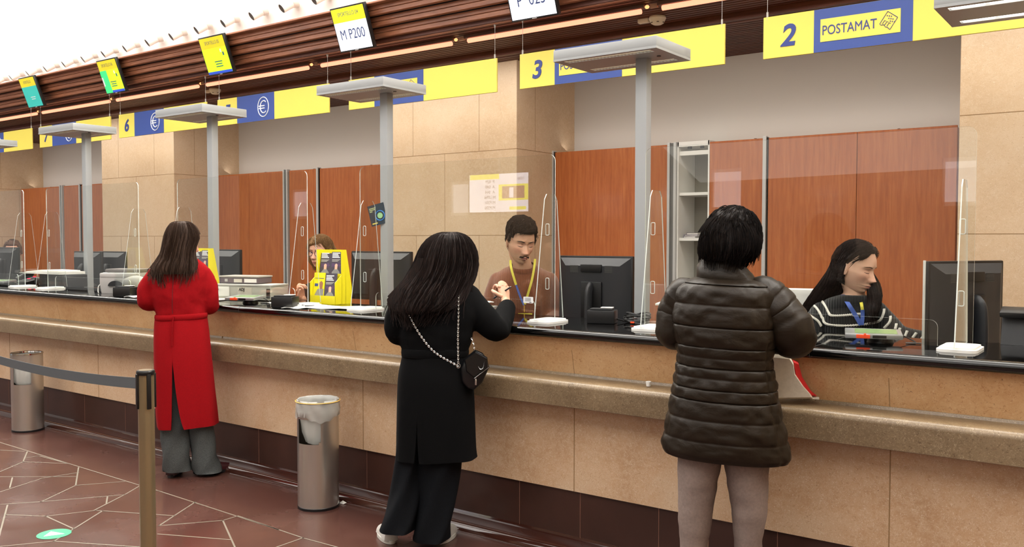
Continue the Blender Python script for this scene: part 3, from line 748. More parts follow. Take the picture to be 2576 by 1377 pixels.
# ------------------------------------------------------------ leaflet holders and leaflets
LY = mat('leaflet_yellow', '#e9dc1f', .4); LD = mat('leaflet_dark', '#4a4552', .4); LD2 = mat('leaflet_purple', '#6d4d7c', .5)
def holder(x, y, rz, label):
    r = empty('leaflet_holder', (x, y, 1.1055), rz, label, 'leaflet holder', 'yellow leaflet holders')
    h, w, d = .375, .115, .17
    b = MB()
    b.prism([(.0, 0), (d, 0), (d, .12), (.115, h), (.065, h), (.065, .20), (.0, .15)], w-.004, w, LY, 'x'); b.build('side_panel', r, False); b = MB()
    b.prism([(.0, 0), (d, 0), (d, .12), (.115, h), (.065, h), (.065, .20), (.0, .15)], -w, -w+.004, LY, 'x')
    b.build('side_panel', r, False)
    b = MB(); b.box(-w, w, .105, .11, .0, h, LY); b.build('back_panel', r, False)
    b = MB(); b.box(-w, w, .0, .004, .0, .06, LY); b.box(-w, w, .065, .069, .0, .21, LY); b.box(-w, w, 0, .11, 0, .004, LY); b.build('pocket', r, False)
    return r
def leaflet(x, y, rz, dx, dy, z, style, label):
    r = empty('leaflet', (x, y, 1.1055), rz, label, 'leaflet', 'leaflets in the yellow holders')
    T_ = Matrix.Translation((dx, dy, z)) @ Matrix.Rotation(math.radians(-8), 4, 'X')
    w, h = .05, .21
    b = MB(); b.box(-w, w, 0, .006, 0, h, LY if style == 'y' else LD, rot=T_); b.build('cover', r, False)
    b = MB()
    if style == 'y':
        b.box(-w+.01, w-.01, -.0012, 0, .17, .173, NAVY, rot=T_); b.box(-w+.012, -.008, -.0012, 0, .115, .135, BLU, rot=T_); b.build('print', r, False)
        b = MB(); b.prism([(.045, 0), (-.035, .0), (-.03, .06), (-.01, .095), (.01, .10), (.045, .098)], -.0016, 0, mat('leaflet_shirt', '#5f84c4', .5), 'y'); b.prism([(p[0]+.02, p[1]+.125) for p in [(-.013, -.028), (.013, -.028), (.016, .015), (0, .028), (-.016, .015)]], -.0020, 0, mat('leaflet_skin', '#9b6b4e', .5), 'y')
        b.move(0, lambda v: T_ @ v); b.build('picture', r, False)
    else:
        for i, ww in enumerate((.040, .030, .034, .040)): b.box(-w+.008, -w+.008+ww*1.7, -.0012, 0, .190-.010*i, .196-.010*i, WHT, rot=T_)
        for i in range(3): b.box(-w+.008, .03-.01*i, -.0012, 0, .146-.006*i, .149-.006*i, GREYP, rot=T_)
        b.build('print', r, False)
        b = MB()
        for i in range(6): b.box(-w+.01+.013*i, -w+.014+.013*i, -.0012, 0, .095, .125, LD2)
        b.box(-w+.01, w-.01, -.0012, 0, .108, .112, LD2)
        b.prism([(-.04, 0), (.04, 0), (.035, .06), (.01, .085), (-.01, .085), (-.035, .06)], -.0018, 0, mat('leaflet_shirt'), 'y'); b.prism([(p[0], p[1]+.10) for p in [(-.011, -.02), (.011, -.02), (.012, .012), (0, .02), (-.012, .012)]], -.0022, 0, mat('leaflet_skin2', '#d9b39a', .5), 'y')
        for k in range(0): pass
        b.build('picture', r, False); o = [c for c in r.children if c.name.startswith('picture')][0]
        o.data.transform(T_)
    return r
for i, (hx, hy, hr, who) in enumerate([(-4.630, .43, .10, 'beside the clerk with glasses'), (-6.12, .42, .10, 'behind the red coat customer')]):
    holder(hx, hy, hr, 'yellow cardboard leaflet holder ' + who)
    leaflet(hx, hy, hr, -.055, .078, .158, 'd', 'dark leaflet, upper pocket, open side of holder %s' % who)
    leaflet(hx, hy, hr, .045, .077, .160, 'd', 'dark leaflet, upper pocket, lamp pole side of holder %s' % who)
    leaflet(hx, hy, hr, -.058, .012, .008, 'y', 'yellow leaflet in the lower pocket of holder %s' % who)
    leaflet(hx, hy, hr, .048, .010, .005, 'd', 'dark leaflet in the lower pocket of holder %s' % who)

# ------------------------------------------------------------ banknote checker with a document scanner on it
r = empty('printer_box', (-5.42, .44, 1.1055), .30, 'light grey desktop printer box with a black lettered label', 'printer')
b = MB(); b.box(-.24, .24, -.10, .12, .006, .105, mat('box_beige', '#b9b8ac', .5), .004); b.build('body', r)
b = MB(); b.box(-.245, .245, -.105, .125, .105, .118, GREYP, .004); b.build('lid', r)
b = MB(); b.box(-.245, -.11, -.108, -.100, .03, .10, WHITEP, .002); b.box(.205, .235, -.103, -.100, .02, .09, BLACKP); b.build('side_plates', r)
b = MB(); b.box(-.04, .08, -.1015, -.100, .015, .095, mat('label_cream', '#cfcabb', .6)); b.build('label', r, False)
t = text_mb('ADJ', .030, BLACKP, .0006, .1, .0006); t.move(0, lambda v: v+Vector((-.005, -.1025, .08))); t.build('lettering', r, False)
b = MB(); b.tube(smooth_path([(-.20, -.11, .08), (-.25, -.14, .06), (-.26, -.13, .01), (-.27, -.05, .004)], .004)[0], .004, BLACKP, 6); b.build('cable', r)
r = empty('document_scanner', (-5.50, .46, 1.2245), .30, 'grey purple flat document scanner lying on the light grey printer box', 'scanner')
b = MB(); b.box(-.165, .165, -.09, .09, 0.003, .045, mat('scanner_body', '#66595c', .5), .006); b.build('body', r)
b = MB(); b.box(-.170, .170, -.095, .095, .046, .058, mat('scanner_lid', '#aaa59c', .4), .005); b.build('lid', r)
b = MB(); b.box(-.04, .03, -.0915, -.09, .01, .035, mat('label_cream', '#cfcabb', .6)); b.box(.05, .155, -.0915, -.09, .01, .037, PAPER); b.box(-.12, -.095, -.0915, -.09, .015, .035, GREYP); b.build('labels', r, False)

# ------------------------------------------------------------ light grey passbook printer at station 6
r = empty('passbook_printer', (-6.96, .38, 1.1055), .42, 'light grey bulky desktop printer with a dark grey lid', 'printer')
lg = mat('printer_grey', '#b3b0ad', .5)
b = MB(); P = [(-.11, 0), (.13, 0), (.14, .10), (.13, .17), (-.09, .17), (-.13, .13), (-.13, .08)]
b.prism(P, -.17, .17, lg, 'x'); b.build('body', r, True, 25)
b = MB(); b.box(-.16, .16, -.08, .12, .1705, .200, mat('printer_lid', '#6d6765', .5), .012); b.build('lid', r)
b = MB(); b.box(-.17, .17, -.135, -.10, .130, .168, lg, .01); b.build('front_panel', r)
b = MB(); R_ = [[(-.02+.07*math.cos(t)*k, -.137, .075+.055*math.sin(t)*k) for t in [PI*i/12 for i in range(13)]] for k in (1,)]
b.prism([(-.02+.07*math.cos(t), .06+.045*math.sin(t)) for t in [PI*i/12 for i in range(13)]], -.1375, -.125, DARKP, 'y'); b.build('paper_slot', r)
b = MB(); b.limb([(.08, -.12, .09), (.17, -.13, .10), (.25, -.10, .07), (.28, -.02, .04)], [.045, .05, .05, .04], lg, 12, (1, .6)); b.build('output_chute', r)
b = MB(); b.tube(smooth_path([(-.20, -.02, .09), (-.23, -.06, .06), (-.21, -.10, .02), (-.16, -.16, .005)], .004)[0], .004, GREYP, 6); b.build('cable', r)

# ------------------------------------------------------------ papers
def paper_sheet(x, y, z, rz, w, d, t, label, col=None):
    r = empty('paper_sheet', (x, y, z), rz, label, 'paper', None)
    b = MB(); n = 6
    top = [[(-w/2+w*i/n, -d/2+d*j/n, t+.004*math.sin(i*1.3+x*7)*math.cos(j*1.1)) for i in range(n+1)] for j in range(n+1)]
    vs = [p for q in top for p in q]+[(p[0], p[1], p[2]-t) for q in top for p in q]; N = (n+1)**2; fs = []
    for j in range(n):
        for i in range(n):
            a = j*(n+1)+i; fs += [[a, a+1, a+n+2, a+n+1], [N+a, N+a+n+1, N+a+n+2, N+a+1]]
    edge = [i for i in range(n+1)]+[(j+1)*(n+1)-1+0 for j in range(1, n+1)]+[n*(n+1)+i for i in range(n-1, -1, -1)]+[j*(n+1) for j in range(n-1, 0, -1)]
    for a, c in zip(edge, edge[1:]+edge[:1]): fs.append([a, N+a, N+c, c])
    b.raw([(p[0], p[1], p[2]+.004) for p in vs], fs, col or PAPER)
    o = b.build('paper_sheet', None); bpy.data.objects.remove(r)
    o.location = (x, y, z); o.rotation_euler = (0, 0, rz)
    tag(o, label, 'paper', None); return o
paper_sheet(-5.60, .25, 1.106, .3, .22, .30, .006, 'white papers at the sleeve of the red coat customer')
paper_sheet(-5.53, .08, 1.106, .1, .20, .10, .008, 'cream envelope just under the papers by the red coat customer', mat('envelope', '#d9c79a', .7))
paper_sheet(-4.96, .35, 1.106, .6, .16, .14, .002, 'small white sheet between the signature pad and a receipt printer')
paper_sheet(-4.50, .10, 1.106, .5, .17, .12, .002, 'white sheet pushed under the acrylic beside the receipt printer')
paper_sheet(-4.34, .25, 1.106, .2, .42, .22, .003, 'large white form lying before the yellow leaflet holder')
paper_sheet(-6.35, .10, 1.106, .2, .16, .12, .003, 'white slip beside the red coat customer and a receipt printer')
paper_sheet(-3.30, .47, 1.17, .2, .16, .10, .004, 'pale glowing document held above the half hidden signature pad')
paper_sheet(-1.98, .50, 1.106, .4, .20, .14, .012, 'white paper pad partly hidden by the puffy jacket customer')
r = empty('document_tray', (-8.35, .52, 1.1055), 0, 'dark grey desk tray under a long paper stack, at the distant station', 'tray')
b = MB(); b.box(-.16, .30, -.12, .10, .004, .12, DARKP, .008); b.build('body', r)
b = MB(); b.box(-.24, .26, -.125, -.119, .03, .08, BLACKP, .003); b.build('front_slot', r)
r = empty('paper_stack', (-8.42, .50, 1.2265), 0, 'long white paper stack on the dark grey desk tray', 'paper')
b = MB(); b.prism([(-.40, .0), (.33, .002), (.33, .026), (-.10, .026), (-.42, .004)], -.13, .12, PAPER, 'y'); b.build('lower_sheets', r, False)
b = MB(); b.prism([(-.32, .012), (-.05, .027), (.28, .027), (.28, .036), (-.05, .038), (-.32, .018)], -.11, .10, PAPER, 'y'); b.build('upper_sheets', r, False)
r = empty('desk_phone', (-8.95, .52, 1.1055), .2, 'dark desk phone with small red lights beside the farthest clerk', 'phone')
b = MB(); b.prism([(-.10, 0), (.10, 0), (.10, .07), (-.10, .03)], -.09, .09, DARKP, 'x'); b.build('base', r, False)
b = MB(); b.limb([(-.07, -.08, .06), (-.07, 0, .095), (-.07, .08, .10)], [.02, .016, .02], BLACKP, 10); b.build('handset', r)
b = MB(); b.box(.05, .075, -.06, -.045, .06, .066, mat('red_light', '#ff2040', .4, emit='#ff2040', es=3.0)); b.box(.05, .075, .0, .015, .075, .081, mat('red_light')); b.build('indicator_light', r)
r = empty('desk_scanner', (-2.03, .56, 1.1055), .3, 'dark wedge shaped scanner left of the puffy jacket customer', 'scanner')
b = MB(); b.prism([(-.09, 0), (.05, 0), (.05, .10), (-.09, .05)], -.10, .10, mat('scanner_green', '#3e4a44', .5), 'x'); b.build('body', r, False)
b = MB(); b.box(-.11, .11, -.09, .05, .105, .115, PAPER, .002); b.build('paper_tray', r)
r = empty('webcam', (-2.52, .90, .779), 0, 'small dark camera on a stalk beside the lamp pole', 'camera')
b = MB(); b.tube([(0, 0, 0.002), (0, 0, .40)], .006, BLACKP, 8); b.lathe([(.05, 0), (.05, .01)], BLACKP, 16); b.build('stalk', r)
b = MB(); b.box(-.035, .035, -.03, .03, .38, .45, BLACKP, .01); b.build('head', r)
# black bracket and arm by the last monitor
r = empty('card_reader', (-.47, .62, 1.1055), 0, 'dark desk device between the angled monitor and the last lamp pole', 'card reader')
b = MB(); b.box(-.05, .06, -.03, .06, 0, .02, BLACKP, .004); b.build('base', r)
b = MB(); b.prism([(-.05, .0), (.05, .0), (.03, .13), (-.01, .15)], -.07, .07, DARKP, 'x'); b.build('body', r)
b = MB(); b.box(-.075, .075, -.03, .05, .13, .155, BLACKP, .008, rot=Matrix.Rotation(.3, 4, 'X')); b.build('head', r)

# ------------------------------------------------------------ card on the lamp pole, price tag on the acrylic
r = empty('promo_card', (-4.385, .742, 1.655), .35, 'dark blue promotional card fixed to a grey lamp pole', 'card')
T_ = Matrix.Rotation(math.radians(-14), 4, 'Y')
b = MB(); b.box(-.065, .06, 0, .003, 0, .145, mat('card_navy', '#20323f', .35), rot=T_); b.build('card_board', r, False)
b = MB(); n = 24
b.tube([(.015+.034*math.cos(2*PI*i/n), -.001, .062+.034*math.sin(2*PI*i/n)) for i in range(n+1)], .003, mat('card_blue', '#2f7fd0', .4), 6)
b.prism([(.015+.020*math.cos(2*PI*i/n), .062+.020*math.sin(2*PI*i/n)) for i in range(n)], -.0012, 0, mat('card_green', '#8fc08a', .4), 'y'); b.move(0, lambda v: T_ @ v); b.build('round_emblem', r)
b = MB()
for i, ww in enumerate((.05, .045, .02)): b.box(-.055, -.055+ww, -.001, 0, .120-.011*i, .126-.011*i, mat('card_text', '#b9c48a', .5), rot=T_)
b.box(-.055, -.015, -.001, 0, .012, .020, YEL, rot=T_); b.build('print', r, False)
r = empty('price_tag', (-2.775, .2455, 1.222), 0, 'small white tag on the acrylic opening in front of the man clerk', 'label')
b = MB(); b.prism([(p[0], p[1]) for p in rrect(-.032, .032, -.017, .017, .004, 3)], -.002, 0, WHT, 'y'); b.build('tag_card', r, False)
b = MB()
for i in range(4): b.box(-.02, .018, -.0026, -.002, .009-.005*i, .011-.005*i, GREYP2)
b.box(.008, .022, -.0026, -.002, -.014, -.011, BLACKP); b.build('print', r, False)
# office chair behind the clerk in a striped sweater
def office_chair(x, y, rz, label):
    r = empty('office_chair', (x, y, 0), rz, label, 'chair')
    cf = mat('chair_fabric', '#c2c0bb', .7)
    b = MB(); b.box(-.23, .23, -.22, .22, .44, .52, cf, .03); b.build('seat', r)
    b = MB(); b.box(-.23, .23, .20, .26, .62, 1.29, cf, .028); b.build('backrest', r)
    b = MB(); b.tube([(0, .1, .43), (0, .26, .45), (0, .275, .75)], .02, BLACKP, 8); b.build('back_support', r)
    b = MB(); b.tube([(0, 0, .10), (0, 0, .44)], .028, GREYP2, 12); b.build('gas_column', r)
    for k in range(5):
        a = 2*PI*k/5; b = MB(); b.tube([(0, 0, .10), (.27*math.cos(a), .27*math.sin(a), .07)], [.024, .014], BLACKP, 8); b.build('leg', r)
        b = MB(); b.ball((.27*math.cos(a), .27*math.sin(a), .032), .03, .03, .03, BLACKP, 12, 8); b.build('caster', r)
    return r

# ------------------------------------------------------------ steel litter bins
def litter_bin(x, label, liner, bx):
    r = empty('litter_bin', (x, -.245, 0), .0, label, 'bin', 'steel litter bins')
    R_, n = .118, 64
    zs = [.012, .02, .36, .385]+[.385+.012*i for i in range(1, 12)]+[.525, .60, .625]
    rg = [[(R_*math.cos(2*PI*j/n), R_*math.sin(2*PI*j/n), z) for j in range(n)] for z in zs]
    c = bx; hw = .62
    def skip(i, j):
        a = (2*PI*(j+.5)/n - c + PI) % (2*PI) - PI; z = (zs[i]+zs[i+1])/2
        if z < .375 or z > .55: return False
        lim = hw*(1-max(0, (.40-z)/.04)**2*.5)
        return abs(a) < lim
    b = MB(); b.rings(rg, STEEL, cap0=True, cap1=False, skip=skip)
    ri = [[(p[0]*.985, p[1]*.985, p[2]+.001) for p in q] for q in rg[::-1]]
    b.rings(ri, mat('bin_inside', '#4d463c', .4, .6), cap0=False, cap1=False, skip=lambda i, j: skip(len(zs)-2-i, j)); b.build('steel_shell', r)
    b = MB(); b.lathe([(R_+.002, 0), (R_+.002, .014), (R_-.002, .018)], BLACKP, 48); b.build('base_ring', r)
    bag = mat('liner_plastic', '#c4c3bd', .25)
    NT(bag).b.inputs['Alpha'].default_value = .62
    random.seed(7)
    if liner:
        b = MB(); prof = [(R_+.004, .525), (R_+.008, .54), (R_+.009, .57), (R_+.006, .60), (R_+.005, .622), (R_+.001, .630), (R_-.008, .628), (R_-.014, .60), (R_-.016, .52), (R_-.03, .44), (R_-.05, .38), (.02, .36)]
        R2_ = []
        for i, (q, z) in enumerate(prof):
            R2_.append([((q+.0022*math.sin(2*PI*j/96*11+i*1.4)+.002*math.sin(2*PI*j/96*5+i*2.1))*math.cos(2*PI*j/96), (q+.0022*math.sin(2*PI*j/96*11+i*1.4)+.002*math.sin(2*PI*j/96*5+i*2.1))*math.sin(2*PI*j/96), z+(.016*math.sin(2*PI*j/96*3)+.005*math.sin(2*PI*j/96*13) if i == 0 else 0)) for j in range(96)])
        b.rings(R2_, bag, cap0=False, cap1=True); b.build('bin_liner', r, True, 80)
        b = MB(); b.tube([((R_+.009)*math.cos(2*PI*j/48), (R_+.009)*math.sin(2*PI*j/48), .620) for j in range(49)], .0022, mat('liner_band', '#d9a83a', .5), 5); b.build('elastic_band', r)
    else:
        b = MB(); prof = [(R_-.006, .615), (R_-.010, .56), (R_-.012, .48), (R_-.02, .40), (R_-.05, .37), (.02, .36)]
        b.rings([[((q+.003*math.sin(j*1.7+i))*math.cos(2*PI*j/64), (q+.003*math.sin(j*1.7+i))*math.sin(2*PI*j/64), z) for j in range(64)] for i, (q, z) in enumerate(prof)], bag, cap0=False, cap1=True); b.build('bin_liner', r, True, 80)
        b = MB(); b.lathe([(R_-.012, .620), (R_-.010, .632), (R_+.002, .634), (R_+.003, .622)], CHROME, 48, cap=False); b.build('rim_ring', r)
litter_bin(-3.92, 'steel litter bin with white liner bag folded over its rim, between two customers', True, math.radians(-72))
litter_bin(-7.40, 'steel litter bin with shiny rim beside the queue belt', False, math.radians(-46))

# ------------------------------------------------------------ queue post with belt, floor arrow, scraps
def queue_post(x, y, label):
    r = empty('queue_post', (x, y, 0), 0, label, 'barrier post', None)
    rb = .034
    b = MB(); n = 32
    rg = [[((rb+.0012*math.cos(8*2*PI*j/n))*math.cos(2*PI*j/n), (rb+.0012*math.cos(8*2*PI*j/n))*math.sin(2*PI*j/n), z) for j in range(n)] for z in (.03, .955)]
    b.rings(rg, BRONZE); b.build('pole', r)
    b = MB(); b.lathe([(.038, .95), (.0395, .956), (.0395, .965), (.036, .970)], BLACKP, 32); b.build('top_cap', r)
    b = MB(); b.lathe([(.029, .9702), (.029, .9712)], mat('cap_disc', '#8d8068', .3, .7), 24); b.build('cap_disc', r)
    for k in range(4):
        a = math.radians(-12+90*k); b = MB(); b.box(rb-.002, rb+.009, -.009, .009, .80, .955, BLACKP, .003, rot=Matrix.Rotation(a, 4, 'Z')); b.lathe([(.004, 0), (.004, .001)], BLACKP, 8)
        b.v = b.v[:-16]; b.f = [f for f in b.f if max(f) < len(b.v)]; b.m = b.m[:len(b.f)]
        b.build('belt_slot', r)
    b = MB(); b.lathe([(.17, 0), (.17, .008), (.12, .022), (.04, .03)], BLACKP, 48); b.build('base_plate', r)
    return r
queue_post(-3.625, -1.50, 'bronze queue barrier post in front of the red coat customer')
queue_post(-7.40, -1.02, 'second bronze queue post at the far end of the grey belt')
b = MB(); P0 = Vector((-3.665, -1.495, .905)); P1 = Vector((-7.36, -1.025, .90)); n = 24; top = []; bot = []
for i in range(n+1):
    t = i/n; p = P0.lerp(P1, t); s_ = -.30*t*(1-t)
    top.append(p+Vector((0, 0, s_+.025))); bot.append(p+Vector((0, 0, s_-.025)))
o = Vector((.12, .99, 0))*.0012
b.rings([[bot[i]-o, top[i]-o, top[i]+o, bot[i]+o] for i in range(n+1)], mat('belt_grey', '#4f5356', .7))
tag(b.build('belt_strap'), 'grey woven barrier belt stretched from the bronze queue post', 'barrier belt')
r = empty('floor_sticker', (-4.66, -1.405, .0012), math.radians(38), 'round green floor sticker with a white arrow', 'sticker')
b = MB(); b.prism([(.083*math.cos(2*PI*i/40), .083*math.sin(2*PI*i/40)) for i in range(40)], 0, .0006, mat('sticker_green', '#2f9c72', .4), 'z'); b.build('green_disc', r, False)
b = MB(); b.prism([(-.035, -.040), (.055, .0), (-.035, .040)], .0006, .0010, WHT, 'z'); b.build('white_arrow', r, False)
b = MB(); b.lathe([(.010, 0), (.013, .022), (.011, .023), (.009, .004)], WHITEP, 14); o = b.build('paper_cup_scrap'); o.location = (-1.90, -.03, .872); o.name = 'plastic_cap'
tag(o, 'tiny white plastic cap on the stone ledge left of the puffy jacket customer', 'cap')
b = MB(); b.raw([(-.02, -.012, .001), (.018, -.014, .001), (.022, .010, .006), (-.015, .014, .012), (0, 0, .016)], [[0, 1, 4], [1, 2, 4], [2, 3, 4], [3, 0, 4], [3, 2, 1, 0]], PAPER)
o = b.build('paper_scrap', smooth=False); o.location = (-3.84, -.13, .001); tag(o, 'small crumpled white paper scrap on the floor beside the lined bin', 'litter')

# ------------------------------------------------------------ people: measuring frame, heads, hands, hair, cloth
class Frame:
    """A standing or sitting place: root at (x, y, 0) turned so that local +y looks away along the sight line; p() turns a measured sight into a local point."""
    def __init__(s, px, y, py=700):
        d = FWD*FPX+R2*(px-1288)-U2*(py-688.5); t = (y-CAM.y)/d.y; P = CAM+d*t
        s.x, s.y = P.x, y; v = Vector((P.x, y-CAM.y)).normalized(); s.rz = math.atan2(-v.x, v.y)
        s.v = Vector((v.x, v.y, 0)); s.r = Vector((v.y, -v.x, 0)); s.o = Vector((s.x, s.y, 0))
    def p(s, px, py, dy=0.0, dz=0.0):
        d = FWD*FPX+R2*(px-1288)-U2*(py-688.5)
        t = (s.o-CAM+s.v*dy).dot(s.v)/d.dot(s.v); P = CAM+d*t-s.o
        return Vector((P.dot(s.r), P.dot(s.v), P.z+dz))
    def root(s, label): return empty('person', (s.x, s.y, 0), s.rz, label, 'person')
def rowring(F, row, n=48, pw=2.4, tilt=0.0, ty=0.0):
    py, xl, xr, ry, yo = row; a = F.p(xl, py, yo); c = F.p(xr, py, yo); m = (a+c)/2; rx = (c-a).length/2; R = []
    for j in range(n):
        t = 2*PI*j/n-PI/2; cs, sn = math.cos(t), math.sin(t)
        X = rx*math.copysign(abs(cs)**(2/pw), cs); Y = ry*math.copysign(abs(sn)**(2/pw), sn)
        R.append(Vector((m.x+X, m.y+Y, m.z+tilt*X+ty*Y)))
    return R
def skirt(b, F, rows, m, ml, ang, vent, open_, n=96, pw=2.3, tilt=0.0, ripple=.005, k=8):
    rows = densify(rows, k); R = []
    for i, row in enumerate(rows):
        t = i/(len(rows)-1); u = max(0, (t-vent)/(1-vent)); q = []
        full = rowring(F, row, 360, pw, tilt); cen = sum(full, Vector())/360
        d = open_*u*.5
        for j in range(n+1):
            a = ang+d+(2*PI-2*d)*j/n; f_ = ((a+PI/2)/(2*PI) % 1.0)*360; k0 = int(f_) % 360; p = full[k0].lerp(full[(k0+1) % 360], f_-int(f_))
            h = Vector((p.x-cen.x, p.y-cen.y, 0)).normalized()
            p = p+h*ripple*(math.sin(7*a+1)+.6*math.sin(4*a+2+t*2))*t
            if j in (0, n): p = p+h*(.004*u)
            q.append(p)
        R.append(q)
    b.rings(R, m, closed=False, cap0=False, cap1=False)
    b.rings([[p-Vector((p.x-R[i][0].x*0-(sum(v.x for v in q)/len(q)), p.y-(sum(v.y for v in q)/len(q)), 0)).normalized()*.006 for p in q] for i, q in enumerate(R)][::-1], ml, closed=False, cap0=False, cap1=False)
def densify(rows, k=4):
    out = []
    A = np.array(rows, float); n = len(A)
    for i in range(n-1):
        p0, p1, p2, p3 = A[max(i-1, 0)], A[i], A[i+1], A[min(i+2, n-1)]
        for j in range(k):
            t = j/k; out.append(tuple(0.5*((2*p1)+(p2-p0)*t+(2*p0-5*p1+4*p2-p3)*t*t+(-p0+3*p1-3*p2+p3)*t**3)))
    out.append(tuple(A[-1])); return out
def remeshed(b, voxel, smooth=4, fac=0.5):
    o = b.build('tmp', None, False); m = o.modifiers.new('r', 'REMESH'); m.mode = 'VOXEL'; m.voxel_size = voxel; m.use_smooth_shade = True
    if smooth: s_ = o.modifiers.new('s', 'SMOOTH'); s_.iterations = smooth; s_.factor = fac
    dg = bpy.context.evaluated_depsgraph_get(); me = bpy.data.meshes.new_from_object(o.evaluated_get(dg))
    vs = [v.co.copy() for v in me.vertices]; fs = [list(p.vertices) for p in me.polygons]
    old = o.data; bpy.data.objects.remove(o); bpy.data.meshes.remove(me); bpy.data.meshes.remove(old)
    return vs, fs
def wrinkle(vs, amp, sc, seed=0, stretch=(1, 1, 1), cen=None):
    out = []; o = Vector((seed*3.1, seed*1.7, seed*.9))
    for v in vs:
        q = Vector((v.x*stretch[0], v.y*stretch[1], v.z*stretch[2]))*sc+o
        d = noise.noise(q)*.65+noise.noise(q*2.3)*.35
        h = Vector((v.x-(cen[0] if cen else 0), v.y-(cen[1] if cen else 0), 0)); h = h.normalized() if h.length > .01 else Vector((0, 0, 1))
        out.append(v+h*d*amp)
    return out
def head_grid(nu, nv, male=False):
    ph = np.linspace(-PI, PI, nu, endpoint=False)
    ph = ph-0.33*np.sin(ph)                     # more columns on the face
    th = np.linspace(0.02, PI-.02, nv); PH, TH = np.meshgrid(ph, th)
    dx, dy, dz = np.sin(TH)*np.sin(PH), np.sin(TH)*np.cos(PH), np.cos(TH)
    sg = lambda v, p: np.sign(v)*np.abs(v)**p
    x = .0745*sg(dx, .92); y = .096*dy; z = .118*sg(dz, .95)
    t = np.clip((-z-.012)/.106, 0, 1)
    x = x*(1-.38*t**1.2); y = np.where(dy > 0, y*(1-.06*t), y*(1-.50*t)*1.04)
    y = np.where(dy > 0, np.minimum(y, .092+.0*y), y)
    fr = np.clip((dy-.05)/.4, 0, 1); fr = fr*fr*(3-2*fr)
    def g(x0, z0, sx, sz): return np.exp(-.5*(((x-x0)/sx)**2+((z-z0)/sz)**2))*fr
    def gg(x0, z0, sx, sz): return g(x0, z0, sx, sz)+g(-x0, z0, sx, sz)
    y = y - .006*g(0, .0, .05, .03)
    br = np.clip((.018-z)/.055, 0, 1)*(z > -.052)
    nz = np.where(z < .02, np.clip((.02-z)/.058, 0, 1), 0); nz = np.where(z <= -.036, .5+.5*np.cos(np.clip((-.036-z)/.018, 0, 1)*PI), nz)
    y = y + (.004+.021*np.clip(nz, 0, 1)**1.3)*np.exp(-.5*(x/(.0075+.003*np.clip(nz, 0, 1)))**2)*fr*(nz > 0)
    y = y + .0095*gg(.0125, -.0435, .0060, .0060)
    y = y - .0165*gg(.031, .003, .016, .0115) - .005*gg(.016, .006, .006, .010) + .0095*gg(.0315, -.001, .0115, .0078) - .0016*gg(.032, .0075, .013, .0014)
    y = y + .0055*gg(.028, .022, .018, .0065) + .0045*gg(.047, -.024, .015, .013) - .004*gg(.040, -.062, .012, .02)
    y = y + .0075*g(0, -.0655, .016, .0038) + .0090*g(0, -.0755, .0145, .0046) - .0060*g(0, -.0704, .019, .0014) + .0035*g(0, -.068, .022, .012) - .0022*g(0, -.056, .003, .005)
    y = y + (.014 if male else .014)*g(0, -.103, .019, .013) - .0045*g(0, -.086, .018, .0055)
    y = y + .013*fr*np.clip((-z-.025)/.06, 0, 1)*np.exp(-.5*(x/.032)**2)
    if male: x = x*(1+.05*t)
    return x, y, z, dx, dy, dz
def head_colour(x, y, z, dy, skin, lips, brow, male=False, eyes='down'):
    n = x.shape; col = np.ones(n+(4,)); sk = np.array(C(skin)); col[...] = sk
    fr = (dy > .1)
    def mixc(m, c, k=1.0):
        m = np.clip(m, 0, 1)[..., None]*k; col[...] = col*(1-m)+np.array(C(c))*m
    G = lambda x0, z0, sx, sz: np.exp(-.5*(((np.abs(x)-x0)/sx)**2+((z-z0)/sz)**2))*fr
    mixc(G(.042, -.03, .016, .016), '#d98a78', .30); mixc(G(0, -.034, .012, .010), '#d98a78', .30)
    if male:
        mixc(((z < -.050) & (np.abs(x) > -.1) & fr)*.5*np.clip((-.045-z)/.02, 0, 1), '#8d7466', .35)
    mixc(np.clip((G(0, -.0705, .0165, .0064)-.35)*6, 0, 1), lips, .8)
    mixc(G(0, -.0705, .018, .0013), '#4d2422', .85)
    if eyes == 'down':
        mixc(G(.031, .0020, .013, .0065), '#b5806e', .40)
    else:
        mixc(((((np.abs(x)-.031)/.0135)**2+((z+.001)/.0052)**2 < 1) & fr)*1.0, '#e7e0da', .9)
        mixc(((((np.abs(x)-.031)/.0052)**2+((z+.001)/.0052)**2 < 1) & fr)*1.0, '#3a281c', .95)
    mixc(G(.007, -.0500, .0034, .0022), '#4a2a24', .85)
    mixc(G(.021, -.047, .003, .007), '#a06a58', .4)
    return col
_surf = {}
def surf_y(x, z, male=False):
    if male not in _surf:
        X, Y, Z, dx, dy, dz = head_grid(288, 220, male); k = dy > .1; _surf[male] = (X[k], Y[k], Z[k])
    X, Y, Z = _surf[male]; d = (X-x)**2+(Z-z)**2; k = np.argsort(d)[:4]; w_ = 1/(d[k]+1e-7); return float((Y[k]*w_).sum()/w_.sum())
